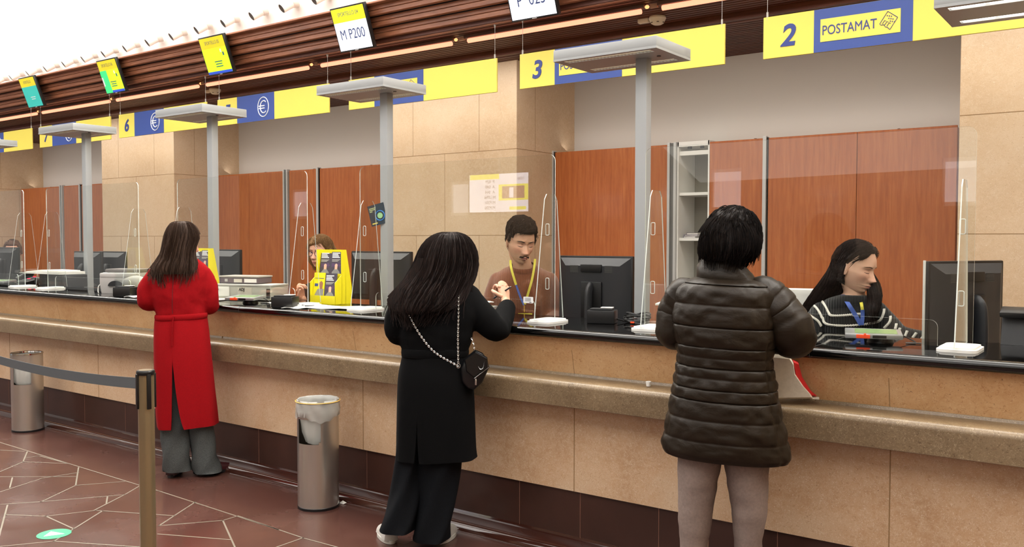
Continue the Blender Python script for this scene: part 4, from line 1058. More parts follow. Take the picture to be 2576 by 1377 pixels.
def face_lines(root, HM, brow, male=False, down=True, thick=1.0):
    lm = mat('lash_dark', '#1c110d', .6); bm_ = hair_mat('brow_'+brow.strip('#'), brow, brow); fm = mat('lid_crease_tone', '#8a5646', .6)
    b = MB(); rn = random.Random(8)
    for s_ in (-1, 1):
        xs = [.0165+.030*i/12 for i in range(13)]
        zf = (lambda x: -.0058+11*(x-.031)**2) if down else (lambda x: .0050-16*(x-.031)**2)
        P_ = [HM @ Vector((s_*x, surf_y(s_*x, zf(x), male)+.0003, zf(x))) for x in xs]
        b.tube(P_, [.0004+.0013*math.sin(PI*(.12+.80*i/12)) for i in range(13)], lm, 6)
        if down:
            zc = lambda x: .0072-9*(x-.032)**2
            P_ = [HM @ Vector((s_*x, surf_y(s_*x, zc(x), male)-.0002, zc(x))) for x in xs]
            b.tube(P_, [.0003+.0006*math.sin(PI*i/12) for i in range(13)], fm, 5)
    b.build('eyelashes', root, True, 60)
    b = MB()
    for s_ in (-1, 1):
        for k in range(70):
            u = rn.random(); x = .012+.037*u; z = .0195+.006*math.sin(PI*min(1, u*1.15)*.62)-.006*max(0, u-.6)+rn.uniform(-1, 1)*.0022*thick*(1-u*.6)
            x2 = x+.006; z2 = z+.0012-.003*u
            b.tube([HM @ Vector((s_*x, surf_y(s_*x, z, male)+.0002, z)), HM @ Vector((s_*(x+.003), surf_y(s_*(x+.003), (z+z2)/2, male)+.0008, (z+z2)/2)), HM @ Vector((s_*x2, surf_y(s_*x2, z2, male)+.0002, z2))], [.0005*thick, .0007*thick, .0002], bm_, 4)
    b.build('eyebrows', root, True, 60)
def head_matrix(c, yaw, pitch, roll=0.0, sc=1.0):
    return Matrix.Translation(c) @ Matrix.Rotation(yaw, 4, 'Z') @ Matrix.Rotation(-pitch, 4, 'X') @ Matrix.Rotation(roll, 4, 'Y') @ Matrix.Scale(sc, 4)
def grid_faces(nu, nv, keep=None):
    fs = []
    for i in range(nv-1):
        for j in range(nu):
            q = (i*nu+j, i*nu+(j+1) % nu, (i+1)*nu+(j+1) % nu, (i+1)*nu+j)
            if keep is None or any(keep[a] for a in q): fs.append(list(q))
    return fs
def skin_mat(name, base):
    m = mat(name, base, 0.48, spec=.35); t = NT(m)
    a = t.add('ShaderNodeAttribute'); a.attribute_name = 'tint'; t.link(a.outputs['Color'], t.b.inputs['Base Color'])
    t.b.inputs['Subsurface Weight'].default_value = .12; t.b.inputs['Subsurface Radius'].default_value = (.012, .005, .003); t.b.inputs['Subsurface Scale'].default_value = .6
    return m
def hand(b, m, W, fwd, palm, thumb, curl=(.5, .5, .5, .5), sc=1.0, spread=.0, tcurl=.4):
    """W wrist, fwd along the palm, palm = palm-side normal, thumb = direction of the thumb side"""
    f = Vector(fwd).normalized(); q = Vector(palm); q = (q-f*q.dot(f)).normalized(); s_ = f.cross(q)
    if s_.dot(Vector(thumb)) < 0: s_ = -s_
    W = Vector(W)
    b.limb([W-f*.03*sc, W+f*.015*sc, W+f*.055*sc, W+f*.088*sc], [.026*sc, .029*sc, .036*sc, .034*sc], m, 20, (1.0, .42), up=s_, sub=4)
    L = [.072, .080, .074, .058]; off = [.029, .010, -.010, -.028]
    for i in range(4):
        P = W+f*(.078+(.004 if i in (1, 2) else -.004))*sc+s_*off[i]*sc; d = (f+s_*spread*off[i]*20).normalized(); pts = [P]; a = 0
        b.ball(P-q*.006*sc+f*.002, .0105*sc, .0105*sc, .0105*sc, m, 12, 8)
        for k, fr_ in enumerate((.46, .30, .24)):
            a += curl[i]*(1.0 if k else .8)*1.15; dd = d*math.cos(a)+q*math.sin(a); P = P+dd*L[i]*fr_*sc; pts.append(P)
        b.limb(pts, [.0090*sc, .0085*sc, .0078*sc, .0066*sc], m, 10, sub=3)
    T0 = W+f*.020*sc+s_*.026*sc; d1 = (f*.62+s_*.70+q*.30).normalized(); d2 = (f*.85+s_*(.35-tcurl*.6)+q*(.25+tcurl*.6)).normalized()
    b.limb([T0, T0+d1*.036*sc, T0+d1*.036*sc+d2*.030*sc, T0+d1*.036*sc+d2*.055*sc], [.0130*sc, .0112*sc, .0098*sc, .0080*sc], m, 10, sub=3)
def make_body(root, J, skin, HM, male=False, lips='#b86a62', brow='#2a1d16', eyes='down', hands=(), legs=True, detail=1, slim=1.0, neck_r=.052):
    """one continuous skin surface: voxel-fused torso, limbs, neck; head and hands continue it"""
    sm = skin_mat('skin_'+skin.strip('#'), skin); b = MB(); k = slim
    pv, ch, nk = J['pelvis'], J['chest'], J['neck']
    b.limb([pv, (pv+ch)/2, ch], [.125*k, .115*k, .125*k], sm, 20, (1.15, .80), up=Vector((1, 0, 0)))
    b.limb([J['sl'], ch+(nk-ch)*.62, J['sr']], [.055*k, .085*k, .055*k], sm, 16)
    hb = HM @ Vector((0, -.018, -.062))
    b.limb([ch+(nk-ch)*.5, nk, hb], [.068*k, neck_r, neck_r*.96], sm, 18)
    for s_ in 'lr':
        b.limb([J['s'+s_], J['e'+s_], J['w'+s_]], [.048*k, .040*k, .028*k], sm, 14)
        if legs: b.limb([J['h'+s_], J['k'+s_], J['a'+s_]], [.080*k, .058*k, .040*k], sm, 14); b.limb([J['a'+s_], J['a'+s_].lerp(J['t'+s_], .5)], [.030, .022], sm, 12)
    vs, fs = remeshed(b, .0095, 5); b = MB(); b.raw(vs, fs, sm); n0 = len(b.v)
    nu, nv = (144, 110) if detail > 1 else (72, 54)
    x, y, z, dx, dy, dz = head_grid(nu, nv, male); pts = np.stack([x, y, z], -1).reshape(-1, 3)
    fs = grid_faces(nu, nv)+[list(range(nu))[::-1], [(nv-1)*nu+j for j in range(nu)]]
    b.raw([HM @ Vector(p) for p in pts], fs, sm); n1 = len(b.v)
    for s_ in (-1, 1):
        e = HM @ Matrix.Translation((s_*.0735, -.012, -.008)) @ Matrix.Rotation(s_*-.35, 4, 'Z') @ Matrix.Rotation(.15, 4, 'X')
        R_ = []
        for i in range(1, 8):
            a = PI*i/8; R_.append([e @ Vector((.0065*math.sin(a)*math.cos(2*PI*j/14), .017*math.sin(a)*math.sin(2*PI*j/14), -.031*math.cos(a))) for j in range(14)])
        b.rings(R_, sm)
        b.tube([e @ Vector((s_*.006, .013*math.cos(t), .004+.024*math.sin(t))) for t in [math.radians(-40+250*i/12) for i in range(13)]], .0028, sm, 6)
    for h in hands: hand(b, sm, *h[0], **h[1])
    o = b.build('body', root, True, 70)
    col = np.empty((len(b.v), 4)); col[:] = C(skin); col[n0:n1] = head_colour(x, y, z, dy, skin, lips, brow, male, eyes).reshape(-1, 4)
    at = o.data.attributes.new('tint', 'FLOAT_COLOR', 'POINT')
    if len(o.data.vertices) == len(col): at.data.foreach_set('color', col.astype(np.float32).ravel())
    return o
def hair_mat(name, c0, c1, rough=.42):
    m = mat(name, c0, rough+.2, spec=.15); t = NT(m); v = t.coords(scale=(60, 60, 5)); n = t.noise(v, 3, 3, .6)
    t.link(t.ramp(n, [(.35, c0), (.7, c1)]), t.b.inputs['Base Color']); return m
def strand(b, pts, r, m, n=4):
    N = len(pts); rr = [r*(1-.8*(i/(N-1))**2.0)*min(1, .15+1.9*i/(N-1)) for i in range(N)]; b.tube(pts, rr, m, n, True, (1.6, .7))
def hair_loft(F, rows, m, strands=200, seed=1, r=.0032, ext=.05, n=56, pw=2.2, j_skip=None, wave=.0, sub=3, droop=(0, 0)):
    rnd = random.Random(seed); rows = densify(rows, sub); R = []
    for i, row in enumerate(rows):
        q = rowring(F, row, n, pw); cx = sum((p for p in q), Vector())/n
        R.append([cx+(p-cx)*(1+.035*math.sin(j*2.39*3+i*.12)*min(1, i/6)+.02*math.sin(j*5.1+i*.05)) for j, p in enumerate(q)])
    b = MB(); b.rings(R, m, skip=(lambda i, j: j_skip(i/len(rows), 2*PI*j/n-PI/2)) if j_skip else None)
    for s_ in range(strands):
        j = rnd.random()*n; k0 = int(rnd.random()**2*len(R)*.35); k1 = len(R)-1-int(rnd.random()**2*len(R)*.35); pts = []
        off = rnd.uniform(.995, 1.03); jj = j; dj = rnd.uniform(-.5, .5)/len(R)*4; ph = rnd.random()*6
        if k1-k0 < 4: continue
        if j_skip and j_skip(k1/len(rows), 2*PI*j/n-PI/2): continue
        for i in range(k0, k1+1, 2):
            jj += dj; a = int(jj) % n; f_ = jj-math.floor(jj); p = R[i][a].lerp(R[i][(a+1) % n], f_); c = (R[i][0]+R[i][n//2])/2
            q = c+(p-c)*off; q.x += wave*math.sin(i*.45+ph)*(i/len(R)); pts.append(q)
        d = (pts[-1]-pts[-2]).normalized(); e = ext*rnd.uniform(.3, 1.2)
        d = (d+Vector((rnd.uniform(-.25, .25)+droop[0], rnd.uniform(-.2, .2)+droop[1], -.5))).normalized()
        pts += [pts[-1]+d*e*.5, pts[-1]+d*e+Vector((0, 0, -.2*e))]
        strand(b, pts, r*rnd.uniform(.7, 1.3), m)
    return b
def hair_cap(b, HM, keep_fn, thick_fn, m, nu=96, nv=72, strands=0, comb=None, seed=1, r=.0016, ln=.035):
    x, y, z, dx, dy, dz = head_grid(nu, nv); T = np.zeros(x.shape); rnd = random.Random(seed)
    for i in range(nv):
        for j in range(nu):
            k = keep_fn(x[i, j], y[i, j], z[i, j])
            if k > 0: T[i, j] = thick_fn(x[i, j], y[i, j], z[i, j])*min(1, k)*(1+.22*noise.noise(Vector((dx[i, j], dy[i, j], dz[i, j]))*7+Vector((seed, 0, 0))))
            else: T[i, j] = -.006
    nrm = np.stack([dx, dy, dz], -1); P = np.stack([x, y, z], -1)+nrm*T[..., None]; K = (T > 0).reshape(-1)
    pts = P.reshape(-1, 3); fs = grid_faces(nu, nv, K)+[list(range(nu))[::-1]]
    b.raw([HM @ Vector(p) for p in pts], fs, m)
    idx = [i for i in range(nu, len(K)) if T.reshape(-1)[i] > .004]
    for s_ in range(strands):
        i = rnd.choice(idx); p = Vector(pts[i]); nn = Vector(nrm.reshape(-1, 3)[i]); d = Vector(comb(p)) if comb else Vector((0, 0, -1))
        d = d+Vector((rnd.uniform(-.3, .3), rnd.uniform(-.3, .3), rnd.uniform(-.2, .2))); d = (d-nn*d.dot(nn)).normalized(); q = [p-nn*.002]
        for k in range(1, 6):
            u = k/5*ln*rnd.uniform(.9, 1.1); e = p+d*u+nn*(.004*math.sin(k/5*PI))-nn*(u*u/.16); q.append(e)
        strand(b, [HM @ v for v in q], r, m)
    return b
def lock(b, path, rad, m, flat=(1, .5), strands=40, seed=1, r=.003, wave=.006, ends=.04, up=None):
    """a falling lock: core limb plus strands running along it"""
    rnd = random.Random(seed); b.limb(path, rad, m, 16, flat, up, 6)
    P, rr = smooth_path(path, rad, 5)
    for s_ in range(strands):
        a = rnd.random()*2*PI; k0 = int(rnd.random()*len(P)*.4); off = rnd.uniform(.7, 1.12); pts = []; ph = rnd.random()*6
        for i in range(k0, len(P)):
            pts.append(P[i]+Vector((math.cos(a)*flat[0], math.sin(a)*flat[1], 0))*rr[i]*off+Vector((math.sin(i*.7+ph), math.cos(i*.6+ph), 0))*wave*(i/len(P)))
        if len(pts) < 3: continue
        d = (P[-1]-P[-2]).normalized(); e = ends*rnd.uniform(.2, 1.2); pts.append(pts[-1]+d*e+Vector((rnd.uniform(-.01, .01), 0, 0)))
        strand(b, pts, r*rnd.uniform(.6, 1.2), m)
def cloth_mat(name, c, rough=.85, c2=None, sc=60, bump=.25, sheen=.2, dist=.002):
    m = mat(name, c, rough, spec=.12); t = NT(m); v = t.coords(); n = t.noise(v, sc, 5, .7)
    if c2: t.link(t.ramp(n, [(.35, c), (.65, c2)]), t.b.inputs['Base Color'])
    t.bump(n, bump, dist); return m
def shoe(root, heel, toe, m, msole, h=.085, w=.042, name='shoe'):
    h0 = Vector(heel); t0 = Vector(toe); d = (t0-h0); d.z = 0; L = d.length; d.normalize(); s_ = Vector((-d.y, d.x, 0))
    b = MB(); R_ = []
    prof = [(0.0, .55, .50), (.04, .85, .85), (.2, .95, 1.0), (.4, .92, .95), (.6, 1.0, .68), (.8, 1.02, .52), (.93, .8, .42), (1.0, .35, .28)]
    for u, ww, hh in prof:
        c = h0+d*L*u; R_.append([Vector((c.x, c.y, 0))+s_*w*ww*math.cos(a)+Vector((0, 0, .018+max(0, math.sin(a))*h*hh-.006*max(0, -math.sin(a)))) for a in [2*PI*j/16 for j in range(16)]])
    b.rings(R_, m); o = b.build(name, root)
    b = MB(); R_ = []
    for z in (.0015, .020):
        R_.append([Vector((0, 0, z))+Vector((h0.x, h0.y, 0))+d*L*(.5-.53*math.cos(a))+s_*w*1.08*math.sin(a)*(1.0 if math.cos(a) < 0 else .96) for a in [2*PI*j/28 for j in range(28)]])
    b.rings(R_, msole); b.build('sole', o); return o

# ------------------------------------------------------------ customer in a red coat
def red_customer():
    F = Frame(455, -.34, 1100); P = F.p; r = F.root('person in a long red belted coat standing at the counter, seen from behind')
    HM = head_matrix(P(463, 608, .0), math.radians(-62), math.radians(12))
    J = dict(pelvis=P(462, 880), chest=P(452, 720), neck=P(460, 662), sl=P(395, 690), sr=P(505, 690), el=P(372, 756), er=P(522, 765),
             wl=P(424, 748, .25), wr=P(528, 748, .26), hl=P(442, 900), hr=P(490, 900), kl=P(440, 1040), kr=P(505, 1045))
    fl = P(438, 1178, .02); fr = P(520, 1188, .0)
    J['al'] = Vector((fl.x, fl.y, .09)); J['ar'] = Vector((fr.x, fr.y, .09)); J['tl'] = Vector((fl.x+.03, fl.y+.14, .035)); J['tr'] = Vector((fr.x+.13, fr.y+.05, .035))
    make_body(r, J, '#d9a98a', HM, slim=.82, hands=[((J['wl'], (.3, 1, .1), (0, .2, -1), (1, 0, 0)), dict(curl=(.5, .5, .5, .5))), ((J['wr'], (-.2, 1, .1), (0, .2, -1), (-1, 0, 0)), dict(curl=(.4, .4, .4, .4)))])
    cm = cloth_mat('red_wool', '#86080f', .9, '#8f0b13', 140, .2, .35)
    b = MB(); rows = densify([(650, 425, 497, .055, .02), (658, 408, 507, .070, .015), (668, 388, 519, .09, .01), (684, 378, 525, .108, .005), (710, 376, 524, .116, 0), (745, 378, 521, .116, 0), (775, 386, 518, .110, 0), (800, 391, 519, .105, 0), (818, 393, 520, .10, 0)], 3)
    b.rings([rowring(F, q, 40, 2.5) for q in rows], cm)
    b.limb([P(392, 690), P(371, 726), P(370, 758, .01), P(394, 762, .14), P(425, 750, .25)], [.052, .060, .058, .050, .043], cm, 18)
    b.limb([P(510, 690), P(524, 728), P(526, 768, .02), P(529, 760, .15), P(529, 750, .25)], [.055, .062, .062, .054, .045], cm, 18)
    vs, fs = remeshed(b, .009, 4); vs = wrinkle(vs, .016, 7, 1, (1, 1, .8)); vs = wrinkle(vs, .005, 20, 3); b = MB(); b.raw(vs, fs, cm)
    sk = densify([(792, 391, 519, .108, 0), (806, 388, 522, .112, 0), (840, 386, 526, .125, 0), (900, 386, 532, .137, 0), (980, 388, 540, .140, 0), (1040, 391, 547, .140, 0), (1070, 394, 550, .138, 0)], 8)
    skirt(b, F, [q for q in sk], cm, mat('coat_lining', '#3a0a0e', .8), -PI/2-.30, .5, .42, k=1, tilt=.03)
    b.build('coat', r, True, 75)
    b = MB(); bl = [rowring(F, (py, 391-g, 520+g, .112+g/900, 0), 48, 2.5, .03) for py, g in ((789, 0), (790, 2), (796, 3), (802, 2), (803, 0))]; b.rings(bl, cm)
    b.tube(smooth_path([P(437, 797, -.118), P(434, 815, -.125), P(433, 850, -.130), P(433, 872, -.132)], .010)[0], .009, cm, 8, flat=(.35, 1.1)); b.build('belt', r, True, 60)
    b = MB(); b.tube([P(440, 668, -.116), P(437, 690, -.128), P(434, 730, -.130), P(433, 770, -.127), P(434, 790, -.120)], .0016, mat('coat_lining'), 4); b.build('back_seam', r)
    pm = cloth_mat('grey_tweed', '#3c3f40', .95, '#565856', 220, .3, .1)
    for nm, q in (('l', [(880, 405, 470, .075, 0), (1020, 405, 476, .075, 0), (1080, 405, 476, .075, 0), (1140, 407, 478, .078, 0), (1183, 411, 482, .080, 0.01)]), ('r', [(880, 455, 515, .075, 0), (1020, 468, 538, .075, -.0), (1085, 477, 538, .075, 0), (1140, 480, 545, .085, 0), (1178, 484, 556, .095, 0), (1190, 486, 561, .098, 0)])):
        b = MB(); R_ = [rowring(F, w_, 32, 2.2) for w_ in densify(q, 5)]
        for k, w_ in enumerate(R_):
            for j in range(32): w_[j] = w_[j]+Vector((.006*math.sin(k*.8+j*.6), .004*math.cos(k*.9+j), 0)); w_[j].z = max(w_[j].z, .022)
        b.rings(R_, pm); b.build('trouser_leg', r, True, 70)
    sm_ = mat('burgundy_leather', '#3b1417', .3); so = mat('dark_sole', '#141011', .6)
    a = P(430, 1192, .0); shoe(r, (a.x-.0, a.y-.02, 0), (a.x+.05, a.y+.22, 0), sm_, so)
    a = P(500, 1200, .0); shoe(r, (a.x, a.y-.02, 0), (a.x+.215, a.y+.08, 0), sm_, so, .075)
    hm = hair_mat('brown_hair', '#261a14', '#47352a')
    rows = [(557, 444, 472, .03, .0), (560, 432, 482, .062, .0), (570, 423, 493, .088, .0), (585, 416, 501, .104, -.005), (600, 412, 503, .108, -.01), (616, 409, 497, .104, -.02), (634, 405, 492, .096, -.032), (650, 398, 494, .085, -.045), (664, 386, 497, .070, -.066), (678, 382, 494, .048, -.088), (690, 392, 482, .026, -.102)]
    js = lambda t, a: t > .30 and -.30 < ((a+PI) % (2*PI)-PI) < 1.7
    b = hair_loft(F, rows, hm, 520, 3, .0024, .075, 60, 2.15, js, .003)
    rn = random.Random(5)
    for k in range(40):
        x0 = 405+rn.uniform(-4, 14); strand(b, [P(x0+20, 600, -.06), P(x0+2, 636, -.075), P(x0-12, 658, -.09), P(x0-20-rn.uniform(0, 14), 680+rn.uniform(-8, 16), -.10), P(x0-22-rn.uniform(0, 14), 692+rn.uniform(-8, 16), -.112)], .0022, hm)
    b.build('hair', r, True, 60)
red_customer()

# ------------------------------------------------------------ customer in a black coat, writing
def black_customer():
    F = Frame(1100, -.33, 1250); P = F.p; r = F.root('person in a long black coat and wide black trousers writing at the counter')
    HM = head_matrix(P(1135, 645, .03), math.radians(-20), math.radians(38))
    W = P(1272, 757, .245); J = dict(pelvis=P(1095, 920), chest=P(1105, 790, .03), neck=P(1120, 722, .02), sl=P(1035, 755, .02), sr=P(1185, 760, .02), el=P(998, 840), er=P(1248, 832, .0),
             wl=P(1080, 805, .33), wr=W, hl=P(1060, 960), hr=P(1130, 960), kl=P(1035, 1180), kr=P(1115, 1190))
    fl = P(1003, 1320, .02); fr = P(1088, 1345, .0)
    J['al'] = Vector((fl.x, fl.y, .09)); J['ar'] = Vector((fr.x, fr.y, .09)); J['tl'] = Vector((fl.x-.06, fl.y+.12, .035)); J['tr'] = Vector((fr.x+.10, fr.y+.10, .035))
    make_body(r, J, '#cf9f84', HM, slim=.85, hands=[((J['wl'], (.6, 1, .1), (0, .2, -1), (1, 0, 0)), dict(curl=(.4, .4, .4, .4))),
        ((W+Vector((0, .0, .004)), (-.12, .50, .78), (-.45, .72, -.40), (-.9, -.3, .1)), dict(curl=(.72, .92, 1.0, 1.05), sc=.98, tcurl=1.0))], detail=1)
    cm = cloth_mat('black_wool', '#070708', .95, '#0a0a0b', 160, .3, .25)
    b = MB(); rows = densify([(712, 1055, 1178, .06, .03), (722, 1035, 1195, .085, .02), (738, 1018, 1208, .11, .01), (765, 1010, 1208, .125, 0), (805, 1006, 1200, .13, 0), (845, 1006, 1190, .125, 0), (886, 1013, 1176, .115, 0), (905, 1014, 1176, .11, 0)], 3)
    b.rings([rowring(F, q, 40, 2.5) for q in rows], cm)
    b.limb([P(1028, 752), P(1002, 795), P(1001, 838, .02), P(1040, 835, .20), P(1085, 808, .33)], [.058, .064, .060, .052, .044], cm, 18)
    b.limb([P(1188, 760), P(1218, 800, -.02), P(1248, 828, .0), P(1266, 800, .12), P(1275, 774, .205)], [.062, .070, .066, .056, .046], cm, 20)
    vs, fs = remeshed(b, .009, 5); vs = wrinkle(vs, .013, 8, 2); b = MB(); b.raw(vs, fs, cm)
    sk = densify([(878, 1013, 1176, .117, 0), (900, 1010, 1180, .122, 0), (945, 1001, 1188, .14, 0), (1000, 998, 1192, .145, 0), (1080, 996, 1195, .145, 0), (1128, 995, 1197, .145, 0), (1150, 994, 1200, .145, 0)], 8)
    skirt(b, F, sk, cm, cm, -PI/2-.42, .58, .16, k=1)
    b.build('coat', r, True, 75)
    b = MB(); b.rings([rowring(F, (py, 1012-g, 1177+g, .119+g/900, 0), 48, 2.5) for py, g in ((874, 0), (876, 2), (886, 3), (895, 2), (897, 0))], cm); b.build('belt', r, True, 60)
    pm = cloth_mat('black_trousers', '#0d0f12', .85, '#121418', 120, .2, .1)
    for q in ([(1090, 998, 1070, .09, 0), (1160, 996, 1062, .09, 0), (1230, 984, 1058, .095, 0), (1290, 966, 1052, .105, 0), (1330, 957, 1046, .115, 0)], [(1090, 1060, 1170, .11, 0), (1165, 1048, 1160, .11, 0), (1240, 1046, 1148, .105, 0), (1310, 1042, 1138, .11, 0), (1352, 1040, 1132, .115, 0)]):
        b = MB(); R_ = [rowring(F, w_, 40, 2.1) for w_ in densify(q, 6)]
        for k, w_ in enumerate(R_):
            for j in range(40): w_[j] = w_[j]+Vector((.007*math.sin(k*.35+j*.47), .006*math.cos(k*.3+j*.8), 0)); w_[j].z = max(w_[j].z, .020)
        b.rings(R_, pm); b.build('trouser_leg', r, True, 70)
    wm = mat('white_sneaker', '#bdbab4', .5); ws = mat('sneaker_sole', '#c9c7bf', .6)
    a = P(985, 1338, .02); shoe(r, (a.x, a.y, 0), (a.x-.06, a.y+.20, 0), wm, ws, .075, .042, 'sneaker')
    a = P(1105, 1362, .0); shoe(r, (a.x, a.y, 0), (a.x+.07, a.y+.19, 0), wm, ws, .075, .042, 'sneaker')
    hm = hair_mat('black_hair', '#0d0a0a', '#2a1d19')
    rows = [(584, 1112, 1150, .04, .04), (590, 1092, 1168, .075, .03), (603, 1074, 1182, .098, .02), (625, 1058, 1192, .112, .01), (650, 1048, 1197, .115, .0), (675, 1038, 1197, .112, -.01), (700, 1024, 1190, .108, -.025), (722, 1008, 1180, .100, -.045), (744, 994, 1172, .085, -.07), (764, 986, 1160, .062, -.098), (782, 992, 1130, .040, -.118), (792, 1010, 1090, .02, -.125)]
    b = hair_loft(F, rows, hm, 620, 8, .0026, .07, 64, 2.1, None, .010, 3)
    rn = random.Random(6)
    for k in range(70):
        x0 = rn.uniform(0, 22); strand(b, [P(1050+x0, 650, -.09), P(1022+x0, 700, -.10), P(992+x0, 735+rn.uniform(-8, 8), -.12), P(976+x0+rn.uniform(-4, 10), 758+rn.uniform(-12, 14), -.13), P(985+x0+rn.uniform(-8, 12), 778+rn.uniform(-12, 16), -.135)], .0034, hm)
    for k in range(26):
        x0 = rn.uniform(-6, 6); strand(b, [P(1190+x0*.4, 640, -.06), P(1196+x0*.5, 672, -.04), P(1186+x0, 700, -.05), P(1176+x0*2, 722+x0, -.06), P(1182+x0*2, 738+x0*2, -.06)], .0016, hm)
    b.build('hair', r, True, 60)
    # pen held in the hand
    pr = empty('pen', (F.x, F.y, 0), F.rz, 'dark pen in the hand of the black coat customer', 'pen')
    a, c = P(1239, 753, .29), P(1284, 723, .25)
    b = MB(); b.tube([a, a.lerp(c, .08), a.lerp(c, .1), c], [.0008, .0025, .0045, .0045], mat('pen_body', '#1d1a24', .3), 8); b.build('barrel', pr)
    b = MB(); b.tube([c, c+(c-a).normalized()*.006], .0035, CHROME, 8); b.build('button', pr)
    # handbag on a chain
    hb = empty('handbag', (F.x, F.y, 0), F.rz, 'small black leather handbag with a wing emblem on a silver chain', 'handbag')
    lm = mat('black_leather', '#0c0c0d', .32); sv = mat('silver_chain', '#d8d8d6', .2, .9)
    b = MB(); pl = [(1157, 925), (1160, 960), (1175, 978), (1192, 982), (1212, 965), (1231, 925), (1226, 905), (1214, 888), (1196, 880), (1180, 893), (1168, 903)]
    Q = [P(x, y, -.10) for x, y in pl]; c = sum(Q, Vector())/len(Q)
    def lay(k, dy): return [Vector((c.x+(q.x-c.x)*k, q.y+dy, c.z+(q.z-c.z)*k)) for q in Q]
    b.rings([lay(.80, -.032), lay(.95, -.024), lay(1, 0), lay(.97, .024), lay(.85, .034)], lm); b.build('bag_body', hb, True, 50)
    b = MB(); Q2 = [P(x, y, -.130) for x, y in ((1168, 905), (1196, 884), (1226, 900), (1229, 924), (1192, 952), (1172, 935))]; c2 = sum(Q2, Vector())/6
    b.rings([[c2+(q-c2)*.9+Vector((0, -.008, 0)) for q in Q2], Q2, [q+Vector((0, .012, 0)) for q in Q2]], lm); b.tube([P(1193, 953, -.139), P(1229, 925, -.136)], .0018, sv, 5); b.build('flap', hb, True, 40)
    b = MB(); b.limb([P(1203, 922, -.142), P(1208, 929, -.143), P(1215, 926, -.143), P(1218, 911, -.142)], [.002, .006, .005, .001], sv, 8, (.35, 1)); b.build('wing_emblem', hb)
    b = MB(); b.box(-.004, .004, -.003, .003, -.030, .0, sv, .001); q = P(1197, 954, -.14); b.move(0, lambda v: v+q); b.tube([q+Vector((0, 0, -.0)), q+Vector((0, 0, .008))], .0015, sv, 5); b.build('zip_pull', hb)
    def chain(pts, name, lk=.013):
        Pp = smooth_path(pts, 1, 12)[0]; L = [0]
        for u, v in zip(Pp, Pp[1:]): L.append(L[-1]+(v-u).length)
        nl = int(L[-1]/(lk*.72)); b = MB()
        for i in range(nl):
            s_ = L[-1]*(i+.5)/nl; k = max(j for j in range(len(L)) if L[j] <= s_); k = min(k, len(Pp)-2); f_ = (s_-L[k])/max(1e-6, L[k+1]-L[k]); c = Pp[k].lerp(Pp[k+1], f_); d = (Pp[k+1]-Pp[k]).normalized()
            sd = Vector((0, -1, 0)) if i % 2 else d.cross(Vector((0, -1, 0))); sd = (sd-d*sd.dot(d)).normalized()
            b.tube([c+d*math.cos(t)*lk*.5+sd*math.sin(t)*lk*.27 for t in [2*PI*q/8 for q in range(9)]], .0017, sv, 4, cap=False)
        b.build(name, hb)
    chain([P(1018, 768, -.128), P(1035, 805, -.140), P(1060, 848, -.142), P(1095, 888, -.140), P(1153, 922, -.135)], 'chain_strap')
    chain([P(1154, 745, -.128), P(1153, 800, -.142), P(1152, 860, -.140), P(1153, 915, -.133)], 'chain_strap')
    chain([P(1186, 850, -.10), P(1192, 868, -.11), P(1193, 882, -.115)], 'short_chain')
    b = MB(); q = P(1153, 921, -.136); b.tube([q+Vector((.009*math.cos(t), 0, .011*math.sin(t))) for t in [2*PI*k/12 for k in range(13)]], .0022, sv, 6); b.build('strap_ring', hb)
black_customer()

